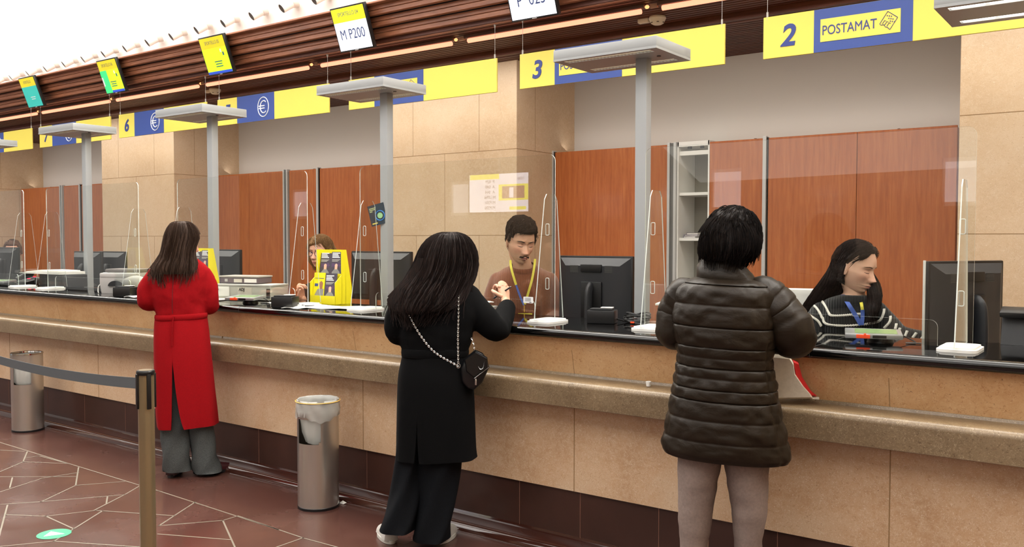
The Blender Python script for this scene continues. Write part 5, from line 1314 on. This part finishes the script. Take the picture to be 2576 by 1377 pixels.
# ------------------------------------------------------------ customer in a quilted jacket
def puffy_customer():
    F = Frame(1825, -.40, 1200); P = F.p; r = F.root('person with short black hair in a dark brown quilted jacket and mauve grey trousers')
    HM = head_matrix(P(1838, 612, .02), math.radians(-38), math.radians(28))
    J = dict(pelvis=P(1822, 1020), chest=P(1822, 800), neck=P(1830, 700), sl=P(1735, 755), sr=P(1912, 755), el=P(1698, 838, .03), er=P(1992, 850, .0), wl=P(1765, 812, .30), wr=P(1945, 825, .30),
             hl=P(1775, 1060), hr=P(1872, 1060), kl=P(1757, 1290), kr=P(1880, 1290))
    a = P(1755, 1377, 0); c = P(1885, 1377, 0)
    J['al'] = Vector((a.x, a.y, .09)); J['ar'] = Vector((c.x, c.y, .09)); J['tl'] = Vector((a.x-.03, a.y+.15, .035)); J['tr'] = Vector((c.x+.03, c.y+.15, .035))
    make_body(r, J, '#dcb193', HM, slim=.82, hands=[((J['wl'], (.5, 1, .1), (0, .2, -1), (1, 0, 0)), dict(curl=(.4, .4, .4, .4))), ((J['wr'], (-.5, 1, .1), (0, .2, -1), (-1, 0, 0)), dict(curl=(.4, .4, .4, .4)))])
    jm = mat('quilted_nylon', '#20180f', .46, spec=.25); t_ = NT(jm); v_ = t_.coords(scale=(1, 1, 1.6)); nn = t_.noise(v_, 12, 4, .55, .5); t_.bump(nn, .38, .010)
    seams = [716, 765, 818, 868, 893, 918, 943, 970, 998, 1045, 1097, 1138]
    base = densify([(700, 1752, 1902, .09, .01), (710, 1728, 1932, .12, .0), (728, 1704, 1948, .14, 0), (765, 1693, 1953, .152, 0), (820, 1690, 1956, .16, 0), (870, 1699, 1950, .158, 0), (900, 1704, 1944, .152, 0), (940, 1698, 1951, .157, 0), (985, 1691, 1958, .165, 0), (1030, 1683, 1967, .17, 0), (1080, 1673, 1979, .175, 0), (1110, 1667, 1986, .172, 0), (1138, 1664, 1992, .168, 0)], 10)
    A = np.array(base); R_ = []; n = 96
    ys = np.arange(700, 1139, 2.0)
    for py in ys:
        row = [py]+[float(np.interp(py, A[:, 0], A[:, c])) for c in range(1, 5)]
        lo = max([s_ for s_ in [700]+seams if s_ <= py]); hi = min([s_ for s_ in seams+[1150] if s_ > py]); u = (py-lo)/(hi-lo); pf = max(0, math.sin(PI*u))**.28 if 0 < u < 1 else 0
        q = rowring(F, row, n, 2.35, -.045); cen = sum(q, Vector())/n
        amp = .0075*min(1.4, (hi-lo)/36+.35)
        for j in range(n):
            d = (q[j]-cen); d.z = 0; L = d.length; d.normalize()
            side = math.exp(-(((j-n*.155) % n)/1.1)**2)
            a_ = 2*PI*j/n; w_ = .0040*noise.noise(Vector((math.cos(a_)*5, math.sin(a_)*5, py*.035)))+.0024*noise.noise(Vector((math.cos(a_)*13, math.sin(a_)*13, py*.06)))
            q[j] = q[j]+d*(amp*(pf-.75)*(1-.5*side)-.006*side*(py > 850)+w_*(.6+pf))
        R_.append(q)
    # hem turns in
    last = R_[-1]; cen = sum(last, Vector())/n
    R_.append([cen+(p-cen)*.97+Vector((0, 0, -.012)) for p in last]); R_.append([cen+(p-cen)*.90+Vector((0, 0, -.006)) for p in last]); R_.append([cen+(p-cen)*.85+Vector((0, 0, .03)) for p in last])
    b = MB(); b.rings(R_, jm, cap0=True, cap1=False)
    def sleeve(pts, rad, nseg, sd):
        Pp, rr = smooth_path(pts, rad, 16); N = len(Pp); out = []; 
        for i in range(N):
            u = i/(N-1)*nseg; f_ = u-math.floor(u); pf = abs(math.sin(PI*f_))**.3; out.append(rr[i]*(1+.055*(pf-.5)))
        k = len(b.v); b.limb(Pp, out, jm, 36, sub=1)
        b.v[k:] = [tuple(Vector(v)+Vector((noise.noise(Vector(v)*17+Vector((sd, 0, 0))), noise.noise(Vector(v)*17+Vector((0, sd, 0))), 0))*.009) for v in b.v[k:]]
    sleeve([P(1722, 742, .0), P(1702, 785, .03), P(1697, 835, .03), P(1725, 832, .20), P(1768, 812, .31)], [.072, .074, .070, .06, .045], 7, 1)
    sleeve([P(1918, 742, .0), P(1958, 782, .0), P(1992, 840, .0), P(1985, 850, .16), P(1948, 828, .30)], [.078, .086, .088, .07, .048], 8, 5)
    b.build('jacket', r, True, 80)
    # high collar
    b = MB(); C_ = []
    for k, (py, xl, xr, ry, dz) in enumerate([(722, 1752, 1918, .09, -.08), (706, 1750, 1916, .098, -.16), (688, 1752, 1905, .098, -.25), (684, 1756, 1902, .092, -.25), (672, 1758, 1893, .094, -.28), (658, 1764, 1880, .090, -.28), (652, 1770, 1874, .082, -.28), (658, 1776, 1868, .072, -.28), (680, 1776, 1872, .072, -.28)]):
        q = rowring(F, (py, xl, xr, ry, .01), 56, 2.2, dz); C_.append([p+Vector((0, 0, .004*math.sin(j*.9+k))) for j, p in enumerate(q)])
    C_ = [[p+(p-sum(q, Vector())/56).normalized()*.010*noise.noise(Vector((p.x*14, p.y*14, p.z*40))) for p in q] for q in C_]
    b.rings(C_, jm, cap0=False, cap1=False); b.build('collar', r, True, 80)
    tm = cloth_mat('mauve_trousers', '#7e6f68', .85, '#8a7b73', 90, .25, .15)
    for sgn, q in ((0, [(1080, 1705, 1825, .11, 0), (1150, 1705, 1818, .105, 0), (1210, 1706, 1806, .10, 0), (1270, 1704, 1795, .092, 0), (1330, 1708, 1788, .085, 0), (1377, 1712, 1782, .08, 0), (1500, 1715, 1785, .075, .02), (1560, 1718, 1786, .075, .02)]), (1, [(1080, 1812, 1940, .11, 0), (1150, 1818, 1936, .105, 0), (1210, 1828, 1934, .10, 0), (1270, 1838, 1930, .092, 0), (1330, 1843, 1924, .085, 0), (1377, 1845, 1918, .08, 0), (1500, 1850, 1920, .075, .02), (1560, 1852, 1922, .075, .02)])):
        b = MB(); R_ = [rowring(F, w_, 44, 2.1) for w_ in densify(q, 8)]; R_ = [w_ for w_ in R_ if w_[0].z > .03]
        for k, w_ in enumerate(R_):
            for j in range(44):
                p = w_[j]; d = noise.noise(Vector((p.x*6+sgn*4, p.y*6, p.z*9)))*.007+noise.noise(Vector((p.x*14, p.y*14, p.z*22+sgn)))*.0035; w_[j] = p+Vector((math.cos(2*PI*j/44-PI/2), math.sin(2*PI*j/44-PI/2), 0))*d
        b.rings(R_, tm); b.build('trouser_leg', r, True, 75)
    bs = mat('black_shoe', '#17171a', .4)
    shoe(r, (a.x, a.y-.03, 0), (a.x-.04, a.y+.21, 0), bs, mat('dark_sole')); shoe(r, (c.x, c.y-.03, 0), (c.x+.05, c.y+.21, 0), bs, mat('dark_sole'))
    hm = hair_mat('short_black_hair', '#0a0909', '#231a16', .5)
    b = MB()
    def keep(x, y, z):
        if y > .035 and z < .058: return 0
        if z < -.085+max(0, y)*1.0: return 0
        return 1
    hair_cap(b, HM, keep, lambda x, y, z: .022+.008*(z > -.03), hm, 96, 72, 1500, lambda p: (p.x*8, (p.y+.03)*8, -.6), 12, .0018, .055)
    rows = [(553, 1800, 1872, .06, .03), (562, 1784, 1890, .085, .02), (580, 1771, 1903, .104, .01), (602, 1764, 1911, .113, .0), (625, 1762, 1910, .115, -.005), (643, 1763, 1900, .108, -.005), (656, 1768, 1884, .098, -.005)]
    js = lambda t, a: t > .38 and .05 < ((a+PI) % (2*PI)-PI) < 2.4
    hb_ = hair_loft(F, rows, hm, 520, 11, .0024, .035, 56, 2.1, js, .004, 3); b.raw(hb_.v, hb_.f, hm)
    rn = random.Random(9)
    for k in range(90):
        a0 = rn.uniform(0, 2*PI); c0 = P(1828, 575, -.02)+Vector((0, 0, .015)); d = Vector((math.cos(a0), math.sin(a0)*.8, 0)); q = [c0+d*.01+Vector((0, 0, .012)), c0+d*.045+Vector((0, 0, .022+rn.uniform(0, .012))), c0+d*.085+Vector((0, 0, .004)), c0+d*.11+Vector((0, 0, -.03))]
        strand(b, smooth_path(q, 1, 3)[0], .0022, hm)
    b.build('hair', r, True, 60)
puffy_customer()
def tote():
    F = Frame(2000, .00, 980); P = F.p; r = empty('tote_bag', (F.x, F.y, 0), F.rz, 'cream cloth bag with a red strip resting on the stone ledge beside the quilted jacket', 'bag')
    cm = cloth_mat('cream_canvas', '#c9bfae', .9, '#d4cab9', 60, .3, .1)
    b = MB(); pl = [(1935, 890), (1985, 895), (1996, 912), (2000, 940), (2022, 972), (2040, 992), (2046, 1003), (1940, 1005)]
    Q = [P(x, y, -.04) for x, y in pl]; c = sum(Q, Vector())/len(Q)
    def lay(k, dy, z=0): return [Vector((c.x+(q.x-c.x)*k, q.y+dy, c.z+(q.z-c.z)*k)) for q in Q]
    b.rings([lay(.88, -.03), lay(.97, -.02), lay(1, .0), lay(.96, .02)], cm); b.build('bag_body', r, True, 45)
    b = MB(); Q = [P(x, y, -.035) for x, y in ((1994, 906), (2008, 912), (2018, 950), (2040, 985), (2054, 997), (2036, 996), (2016, 972), (2001, 942))]; c = sum(Q, Vector())/len(Q)
    b.rings([lay(.9, -.016), lay(1, -.008), lay(1, .02)], mat('red_cloth', '#c8201c', .8)); b.build('red_strip', r, True, 45)
    b = MB(); b.box(-.018, .018, -.02, .01, 0, .006, cm); q = P(2049, 1003, -.035); b.move(0, lambda v: v+q); b.build('bag_corner', r)
tote()

# ------------------------------------------------------------ seated clerks
def clerk_joints(F, P, x0, sh, zs, lean=0.0):
    J = dict(pelvis=Vector((0, .12, .52)), hl=Vector((-.09, .10, .50)), hr=Vector((.09, .10, .50)), kl=Vector((-.12, -.30, .50)), kr=Vector((.12, -.30, .50)),
             al=Vector((-.12, -.30, .10)), ar=Vector((.12, -.30, .10)), tl=Vector((-.12, -.42, .035)), tr=Vector((.12, -.42, .035)))
    return J
def trousers_seated(r, J, col='#22242a'):
    m = cloth_mat('clerk_trousers', col, .85)
    for s_ in 'lr':
        b = MB(); b.limb([J['h'+s_], J['k'+s_], J['a'+s_]+Vector((0, 0, -.01))], [.092, .072, .062], m, 18); b.build('trouser_leg', r, True, 60)
        q = J['a'+s_]; shoe(r, (q.x, q.y+.06, 0), (q.x, q.y-.20, 0), mat('black_shoe', '#17171a', .4), mat('dark_sole', '#141011', .6))
def ribbed(name, c, c2, sc=130):
    m = mat(name, c, .9, sheen=.25, spec=.2); t = NT(m); v = t.coords(); wv = t.add('ShaderNodeTexWave'); wv.bands_direction = 'X'; wv.inputs['Scale'].default_value = sc/6.28*1.0; wv.inputs['Distortion'].default_value = 1.2; wv.inputs['Detail'].default_value = 1
    t.link(v, wv.inputs['Vector']); t.link(t.ramp(wv.outputs['Fac'], [(.2, c2), (.7, c)]), t.b.inputs['Base Color']); t.bump(wv.outputs['Fac'], .6, .004); return m
def ribbon(b, pts, w, m, side=Vector((1, 0, 0)), t=.0012):
    R_ = []
    for i, p in enumerate(pts):
        d = (pts[min(i+1, len(pts)-1)]-pts[max(i-1, 0)]).normalized(); s_ = (side-d*side.dot(d)).normalized()*w/2; n_ = d.cross(s_).normalized()*t
        R_.append([p-s_-n_, p+s_-n_, p+s_+n_, p-s_+n_])
    b.rings(R_, m)
def man_clerk():
    F = Frame(1310, .82, 640); P = F.p; r = F.root('person with a moustache in a brown ribbed sweater and yellow lanyard behind the acrylic')
    HM = head_matrix(P(1309, 610, -.08), math.radians(180+24), math.radians(15), math.radians(-3), 1.09)
    J = clerk_joints(F, P, 0, 0, 0); J.update(chest=P(1316, 745, .02), neck=P(1314, 668, -.03), sl=P(1256, 705, .02), sr=P(1378, 705, .02), el=P(1236, 800, -.02), er=P(1400, 800, -.02), wl=P(1262, 822, -.27), wr=P(1372, 822, -.27))
    J['sl'] += Vector((.02, 0, -.02)); J['sr'] += Vector((-.02, 0, -.02)); J['chest'] += Vector((0, 0, -.03))
    make_body(r, J, '#c99c80', HM, slim=.84, male=True, lips='#a5605a', brow='#2a1b14', hands=[((J['wl'], (.5, -1, -.1), (0, .1, -1), (1, 0, 0)), dict(curl=(.3, .3, .3, .3))), ((J['wr'], (-.5, -1, -.1), (0, .1, -1), (-1, 0, 0)), dict(curl=(.3, .3, .3, .3)))], detail=2, neck_r=.060)
    sw = ribbed('brown_rib_knit', '#80482a', '#5c3019', 300)
    b = MB(); rows = densify([(672, 1286, 1345, .066, -.03), (676, 1276, 1356, .082, -.02), (684, 1256, 1376, .10, -.01), (700, 1240, 1392, .118, .0), (730, 1236, 1394, .128, .0), (770, 1240, 1392, .13, .0), (820, 1243, 1388, .13, .03), (880, 1246, 1385, .135, .08)], 3)
    b.rings([rowring(F, q, 40, 2.4, 0, max(0, .34-(q[0]-672)*.010)) for q in rows], sw)
    b.limb([P(1254, 708, .01), P(1240, 755, -.0), P(1236, 798, -.02), P(1258, 816, -.26)], [.060, .062, .058, .042], sw, 20)
    b.limb([P(1380, 708, .01), P(1394, 755, -.0), P(1398, 798, -.02), P(1374, 816, -.26)], [.060, .062, .058, .042], sw, 20)
    vs, fs = remeshed(b, .008, 6); vs = wrinkle(vs, .007, 7, 4); b = MB(); b.raw(vs, fs, sw)
    b.build('sweater', r, True, 75)
    b = MB(); b.rings([rowring(F, q, 40, 2.2, 0, .36) for q in ((677, 1279, 1352, .078, -.03), (672, 1280, 1351, .080, -.03), (668, 1282, 1349, .077, -.03), (667, 1286, 1345, .070, -.03))], sw, cap0=False, cap1=False); b.build('sweater_collar', r, True, 75)
    trousers_seated(r, J)
    hm = hair_mat('man_dark_hair', '#1c140f', '#3d2c20', .55)
    def keep(x, y, z):
        if y > .040: return min(1, (z-(.066-.5*max(0, abs(x)-.045)))/.006)
        if y > -.002: return min(1, (z-(.006 if y < .022 else .030))/.012) if (z > .006 or y < .022 and z > -.012) else 0
        if y < -.030: return min(1, (z+.080)/.03)*.45 if z < .0 else min(1, .45+z/.05)
        return min(1, .3+z/.05) if z > .022 else 0
    b = MB(); hair_cap(b, HM, keep, lambda x, y, z: .007+.026*max(0, min(1, (z-.045)/.05))+.004*(y > .03), hm, 120, 90, 1700, lambda p: (.9 if p.z > .07 else .15*math.copysign(1, p.x), (.5 if p.y > 0 else -.3), -.15 if p.z > .07 else -1), 3, .0016, .024)
    b.build('hair', r, True, 60)
    b = MB(); rn = random.Random(2)
    for k in range(150):
        x = rn.uniform(-.025, .025); z = -.0560-.20*abs(x)+rn.uniform(-.0022, .0022); y0 = surf_y(x, z, True)+.0012
        p = Vector((x, y0, z)); strand(b, [HM @ p, HM @ (p+Vector((x*.10+.001*math.copysign(1, x), .0012, -.003))), HM @ (p+Vector((x*.22, 0.0005, -.008)))], .0012, hm)
    b.build('moustache', r, True, 60)
    face_lines(r, HM, '#2a1c14', True, True, 1.35)
    b = MB(); ly = mat('lanyard_yellow', '#c3ba3c', .7); lb = mat('lanyard_blue', '#34509a', .6)
    A = [P(1346, 652, -.09), P(1344, 672, -.135), P(1338, 705, -.150), P(1328, 740, -.150), P(1320, 766, -.148)]
    B_ = [P(1284, 655, -.09), P(1286, 675, -.135), P(1296, 710, -.150), P(1308, 745, -.150), P(1318, 768, -.148)]
    sm = lambda q: smooth_path(q, 1, 5)[0]
    ribbon(b, sm(A), .014, ly); q = sm(B_); ribbon(b, q[:12], .014, ly); ribbon(b, q[11:], .014, lb, Vector((.8, .6, 0))); b.tube([P(1319, 768, -.149), P(1319, 786, -.152)], .003, mat('lanyard_clip', '#d4a53a', .4, .6), 6); b.build('lanyard', r, True, 50)
    b = MB(); q = P(1321, 790, -.155); b.box(-.043, .043, -.001, .001, -.004, .003, ly); b.box(-.040, .040, .0, .0015, -.055, .0, mat('badge_card', '#c9cfd8', .5)); b.move(0, lambda v: v+q); b.build('badge', r)
man_clerk()

def striped_clerk():
    F = Frame(2150, .88, 700); P = F.p; r = F.root('person with long dark hair in a black sweater with white rope stripes')
    HM = head_matrix(P(2152, 673, -.03), math.radians(180+64), math.radians(15), 0, 1.04)
    J = clerk_joints(F, P, 0, 0, 0); J.update(chest=P(2140, 800, .02), neck=P(2150, 735, .0), sl=P(2072, 780, .03), sr=P(2202, 780, .02), el=P(2045, 868, -.06), er=P(2262, 846, -.06), wl=P(2110, 870, -.30), wr=P(2340, 856, -.12))
    J['sl'] += Vector((.02, 0, -.02)); J['sr'] += Vector((-.02, 0, -.02)); J['chest'] += Vector((0, 0, -.03))
    make_body(r, J, '#e2b69c', HM, slim=.80, male=False, lips='#c07a70', brow='#4a3628', hands=[((J['wl'], (.6, -.6, 0), (0, .1, -1), (.3, 1, 0)), dict(curl=(.3, .3, .3, .3))), ((J['wr'], (1, -.2, -.05), (0, .1, -1), (0, -1, 0)), dict(curl=(.25, .25, .3, .3)))], detail=2, neck_r=.050)
    sw = ribbed('black_knit', '#121213', '#0a0a0b', 160); st = cloth_mat('white_rope_knit', '#dcd8cf', .9, '#c6c2b8', 200, .4)
    b = MB(); rows = densify([(742, 2116, 2178, .070, -.0), (748, 2094, 2194, .090, .01), (758, 2072, 2208, .108, .015), (785, 2062, 2214, .12, .02), (820, 2060, 2214, .13, .02), (860, 2064, 2208, .135, .03), (920, 2072, 2200, .14, .06)], 3)
    b.rings([rowring(F, q, 40, 2.4) for q in rows], sw)
    La = [P(2070, 790, .02), P(2048, 828, -.02), P(2046, 866, -.07), P(2105, 868, -.29)]; Lr = [.066, .066, .058, .042]
    Ra = [P(2200, 785, .01), P(2232, 815, -.04), P(2268, 846, -.08), P(2334, 855, -.12)]; Rr = [.060, .056, .050, .040]
    b.limb(La, Lr, sw, 20); b.limb(Ra, Rr, sw, 20)
    vs, fs = remeshed(b, .008, 6); vs = wrinkle(vs, .006, 8, 6); b = MB(); b.raw(vs, fs, sw)
    def rope(pts, rr=.0065):
        Q = smooth_path(pts, 1, 10)[0]; L = 0; b.tube(Q, .0045, st, 6)
        for i, (u, v) in enumerate(zip(Q, Q[1:])):
            c = (u+v)/2; d = (v-u).normalized(); sd = d.cross(Vector((0, -1, 0))).normalized()
            b.tube([c-sd*.006-d*.003, c+sd*.006+d*.003], .0038, st, 5)
    from mathutils.bvhtree import BVHTree
    tree = BVHTree.FromPolygons([Vector(v) for v in vs], fs)
    def on(px, py):
        d = (P(px, py, -1.0)-P(px, py, .5)); o = P(px, py, -1.5); dd = (P(px, py, .5)-o).normalized(); h = tree.ray_cast(o, dd)
        return (h[0]-dd*.003) if h[0] is not None else None
    def rope_px(L):
        pts = [on(*q) for q in densify(L, 6)]
        seg = []
        for p in pts:
            if p is not None and (not seg or (p-seg[-1]).length < .09): seg.append(p)
        if len(seg) > 2: rope(seg[::1]) if False else rope_s(seg)
    def rope_s(Q):
        b.tube(Q, .0042, st, 6)
        for u, v in zip(Q, Q[1:]):
            L = (v-u).length; k = max(1, int(L/.0065))
            for i in range(k):
                c = u.lerp(v, (i+.5)/k); d = (v-u).normalized(); sd = d.cross(Vector((0, -1, 0))).normalized(); b.tube([c-sd*.0055-d*.002, c+sd*.0055+d*.002], .0034, st, 5)
    for L in ([(2036, 746), (2052, 747), (2066, 757), (2076, 770), (2085, 788), (2092, 794), (2120, 794), (2150, 791), (2170, 790)], [(2205, 760), (2212, 772), (2208, 784)], [(2070, 800), (2074, 812), (2090, 818), (2130, 820), (2170, 817), (2200, 812), (2214, 806), (2222, 790), (2224, 778)],
              [(2022, 768), (2038, 765), (2052, 773), (2062, 787), (2068, 800)], [(2011, 790), (2022, 786), (2042, 797), (2058, 808), (2066, 821)], [(2240, 796), (2238, 810), (2224, 826)], [(2255, 815), (2252, 828)], [(2060, 848), (2052, 858)], [(2282, 833), (2276, 848)], [(2305, 838), (2296, 850)], [(2326, 842), (2318, 853)], [(2264, 826), (2258, 840)]):
        rope_px([(q[0], q[1]) for q in L])
    b.build('striped_sweater', r, True, 70)
    trousers_seated(r, J)
    hm = hair_mat('long_dark_hair', '#120d0c', '#2e211d', .38)
    def keep(x, y, z):
        if y > .030: return min(1, (z-(.084-.9*max(0, abs(x)-.02)))/.006)
        if y > -.01: return min(1, (z-(.010+(y+.01)*1.5))/.010)
        return min(1, (z+.09)/.02)
    b = MB(); hair_cap(b, HM, keep, lambda x, y, z: .015, hm, 110, 80, 900, lambda p: (math.copysign(1.0, p.x+.01), -.75, -.9), 5, .0015, .055)
    H = lambda x, y, z: HM @ Vector((x, y, z))
    q = hair_loft(F, [(622, 2112, 2160, .07, .05), (640, 2101, 2140, .085, .05), (662, 2093, 2132, .09, .045), (685, 2081, 2130, .09, .03), (712, 2064, 2126, .080, .03), (740, 2044, 2118, .075, .06), (764, 2028, 2100, .065, .09), (785, 2017, 2080, .055, .11), (803, 2014, 2050, .03, .12)], hm, 420, 21, .0019, .05, 48, 2.1, None, .010, 3); b.raw(q.v, q.f, hm)
    q = hair_loft(F, [(672, 2172, 2186, .02, .03), (690, 2176, 2198, .035, .01), (715, 2180, 2212, .042, -.02), (745, 2184, 2217, .045, -.06), (775, 2180, 2212, .038, -.10), (798, 2184, 2202, .02, -.11)], hm, 160, 22, .0019, .04, 36, 2.1, None, .008, 3); b.raw(q.v, q.f, hm)
    lock(b, [H(-.058, .020, .055), H(-.074, .008, .02), H(-.079, -.012, -.02), P(2122, 712, .0)], [.010, .016, .020, .018], hm, (.6, 1.0), 80, 6, .0016, .003, .03)
    b.build('hair', r, True, 60)
    face_lines(r, HM, '#4a3628', False, True, .9)
    b = MB(); ly = mat('lanyard_yellow', '#c3ba3c', .7); lb = mat('lanyard_blue', '#34509a', .6)
    def surf(px, py): return on(px, py) or P(px, py, -.13)
    q = smooth_path([surf(2120, 742)+Vector((0, -.008, 0)), surf(2134, 765)+Vector((0, -.006, 0)), surf(2150, 790)+Vector((0, -.008, 0)), surf(2166, 818)+Vector((0, -.009, 0))], 1, 5)[0]; ribbon(b, q, .020, lb)
    q = smooth_path([surf(2160, 742)+Vector((0, -.006, 0)), surf(2167, 765)+Vector((0, -.006, 0)), surf(2170, 790)+Vector((0, -.008, 0)), surf(2168, 818)+Vector((0, -.009, 0))], 1, 5)[0]; ribbon(b, q[:9], .014, ly); ribbon(b, q[8:], .018, lb)
    b.build('lanyard', r, True, 50)
striped_clerk()
_f = Frame(2150, .88, 700); office_chair(-1.66, 1.28, PI+.2, 'light grey office chair behind the clerk in a striped sweater')

def glasses_clerk():
    F = Frame(818, 1.0, 660); P = F.p; r = F.root('person with light brown hair and dark glasses half hidden behind a yellow leaflet holder')
    HM = head_matrix(P(806, 635, -.02), math.radians(180-34), math.radians(3), 0, 1.02)
    J = clerk_joints(F, P, 0, 0, 0); J.update(chest=P(815, 760, .03), neck=P(815, 702, .0), sl=P(782, 728, .03), sr=P(858, 728, .03), el=P(770, 785, -.03), er=P(868, 790, -.03), wl=P(762, 752, -.26), wr=P(840, 780, -.26))
    make_body(r, J, '#dba88e', HM, False, '#b56a60', '#5a4030', 'open', hands=[((J['wl'], (-.25, -.2, 1), (.75, -.6, .0), (.3, -1, .2)), dict(curl=(.75, .85, .95, 1.0), tcurl=.6)), ((J['wr'], (-.5, -1, 0), (0, .1, -1), (-1, 0, 0)), dict(curl=(.3, .3, .3, .3)))], detail=2)
    sw = cloth_mat('dark_olive_knit', '#1d1e19', .9, '#262721', 90, .3)
    b = MB(); rows = densify([(698, 795, 836, .075, 0), (706, 786, 846, .09, 0), (718, 776, 858, .105, .01), (745, 770, 862, .12, .02), (790, 776, 858, .13, .03), (850, 780, 855, .13, .06)], 3); b.rings([rowring(F, q, 36, 2.4) for q in rows], sw)
    b.limb([P(782, 728, .02), P(771, 758, 0), P(770, 784, -.04), P(764, 762, -.22)], [.055, .055, .050, .038], sw, 18); b.limb([P(856, 728, .02), P(866, 760, 0), P(866, 786, -.04), P(842, 782, -.24)], [.055, .055, .050, .038], sw, 18)
    vs, fs = remeshed(b, .010, 5); b = MB(); b.raw(vs, fs, sw); b.build('sweater', r, True, 75); trousers_seated(r, J)
    hm = hair_mat('light_brown_hair', '#5f452c', '#8a6a46', .5)
    def keep(x, y, z):
        if y > .050: return min(1, (z-.058+x*.25)/.006)
        if y > .0: return min(1, (z-(-.01+y*1.1))/.012)
        return min(1, (z+.10)/.02)
    b = MB(); hair_cap(b, HM, keep, lambda x, y, z: .018, hm, 100, 72, 900, lambda p: (math.copysign(1.0, p.x-.02), -.1, -1), 5, .0015, .05)
    H = lambda x, y, z: HM @ Vector((x, y, z))
    lock(b, [H(-.066, .01, .05), H(-.080, -.005, .0), H(-.078, -.01, -.06), H(-.068, -.01, -.11)], [.02, .034, .036, .015], hm, (.7, 1.0), 110, 5, .0018, .003, .03)
    lock(b, [H(.066, .01, .05), H(.080, -.005, .0), H(.078, -.01, -.06), H(.068, -.01, -.11)], [.02, .034, .036, .015], hm, (.7, 1.0), 110, 6, .0018, .003, .03)
    lock(b, [H(0, -.09, .05), H(0, -.10, -.02), H(0, -.09, -.10)], [.05, .07, .05], hm, (1.1, .6), 100, 7, .002, .003, .03)
    b.build('hair', r, True, 60)
    face_lines(r, HM, '#5a4434', False, False, .9)
    b = MB(); gm = mat('glasses_frame', '#2b1d33', .3)
    for s_ in (-1, 1):
        b.tube([H(s_*.033+.024*math.cos(t), .100-.01*abs(math.cos(t)), -.004+.019*math.sin(t)) for t in [2*PI*i/20 for i in range(21)]], .0024, gm, 6)
        b.tube([H(s_*.057, .092, .004), H(s_*.078, .05, .006), H(s_*.080, -.01, .0)], .0022, gm, 6)
    b.tube([H(-.010, .104, .002), H(.010, .104, .002)], .0022, gm, 6); b.build('glasses', r, True, 50)
    b = MB(); q = J['wl']; b.tube([q+Vector((.034*math.cos(t), .030*math.sin(t), -.012)) for t in [2*PI*i/20 for i in range(21)]], .004, mat('bracelet', '#2a3434', .3, .4), 6); b.build('bracelet', r)
glasses_clerk()

def far_clerk():
    F = Frame(36, 1.05, 660); P = F.p; r = F.root('farthest seated person in dark clothes, forehead showing above a monitor')
    HM = head_matrix(P(32, 635, 0), math.radians(180-10), math.radians(6), 0, 1.10)
    J = clerk_joints(F, P, 0, 0, 0); J.update(chest=P(48, 735, .03), neck=P(40, 682, .0), sl=P(18, 705, .03), sr=P(72, 700, .03), el=P(10, 745, -.03), er=P(90, 735, -.03), wl=P(20, 740, -.24), wr=P(70, 735, -.24))
    make_body(r, J, '#d9a48c', HM, False, '#b56a60', '#5a3a2a', 'down', hands=[((J['wl'], (.5, -1, 0), (0, .1, -1), (1, 0, 0)), dict()), ((J['wr'], (-.5, -1, 0), (0, .1, -1), (-1, 0, 0)), dict())])
    sw = cloth_mat('dark_blue_knit', '#1a2024', .9, '#20282c', 90, .3)
    b = MB(); rows = densify([(684, 25, 60, .075, 0), (692, 14, 76, .10, 0), (706, 8, 88, .12, .01), (735, 8, 90, .13, .02), (780, 14, 84, .13, .03), (820, 18, 80, .13, .06)], 3); b.rings([rowring(F, q, 36, 2.4) for q in rows], sw)
    b.limb([P(18, 705, .02), P(10, 742, -.03), P(22, 738, -.22)], [.055, .052, .038], sw, 16); b.limb([P(74, 702, .02), P(90, 735, -.03), P(72, 735, -.22)], [.055, .052, .038], sw, 16)
    vs, fs = remeshed(b, .012, 5); b = MB(); b.raw(vs, fs, sw); b.build('sweater', r, True, 75); trousers_seated(r, J)
    hm = hair_mat('auburn_hair', '#3d271c', '#5f4030', .5)
    def keep(x, y, z):
        if y > .050: return min(1, (z-.072)/.006)
        return min(1, (z-(-.03+max(0, y)*1.1))/.012)
    b = MB(); hair_cap(b, HM, keep, lambda x, y, z: .014, hm, 72, 54, 200, lambda p: (p.x*6, -1, .2), 5, .0026, .05); b.ball(HM @ Vector((0, -.11, -.01)), .035, .03, .04, hm); b.build('hair', r, True, 60)
far_clerk()
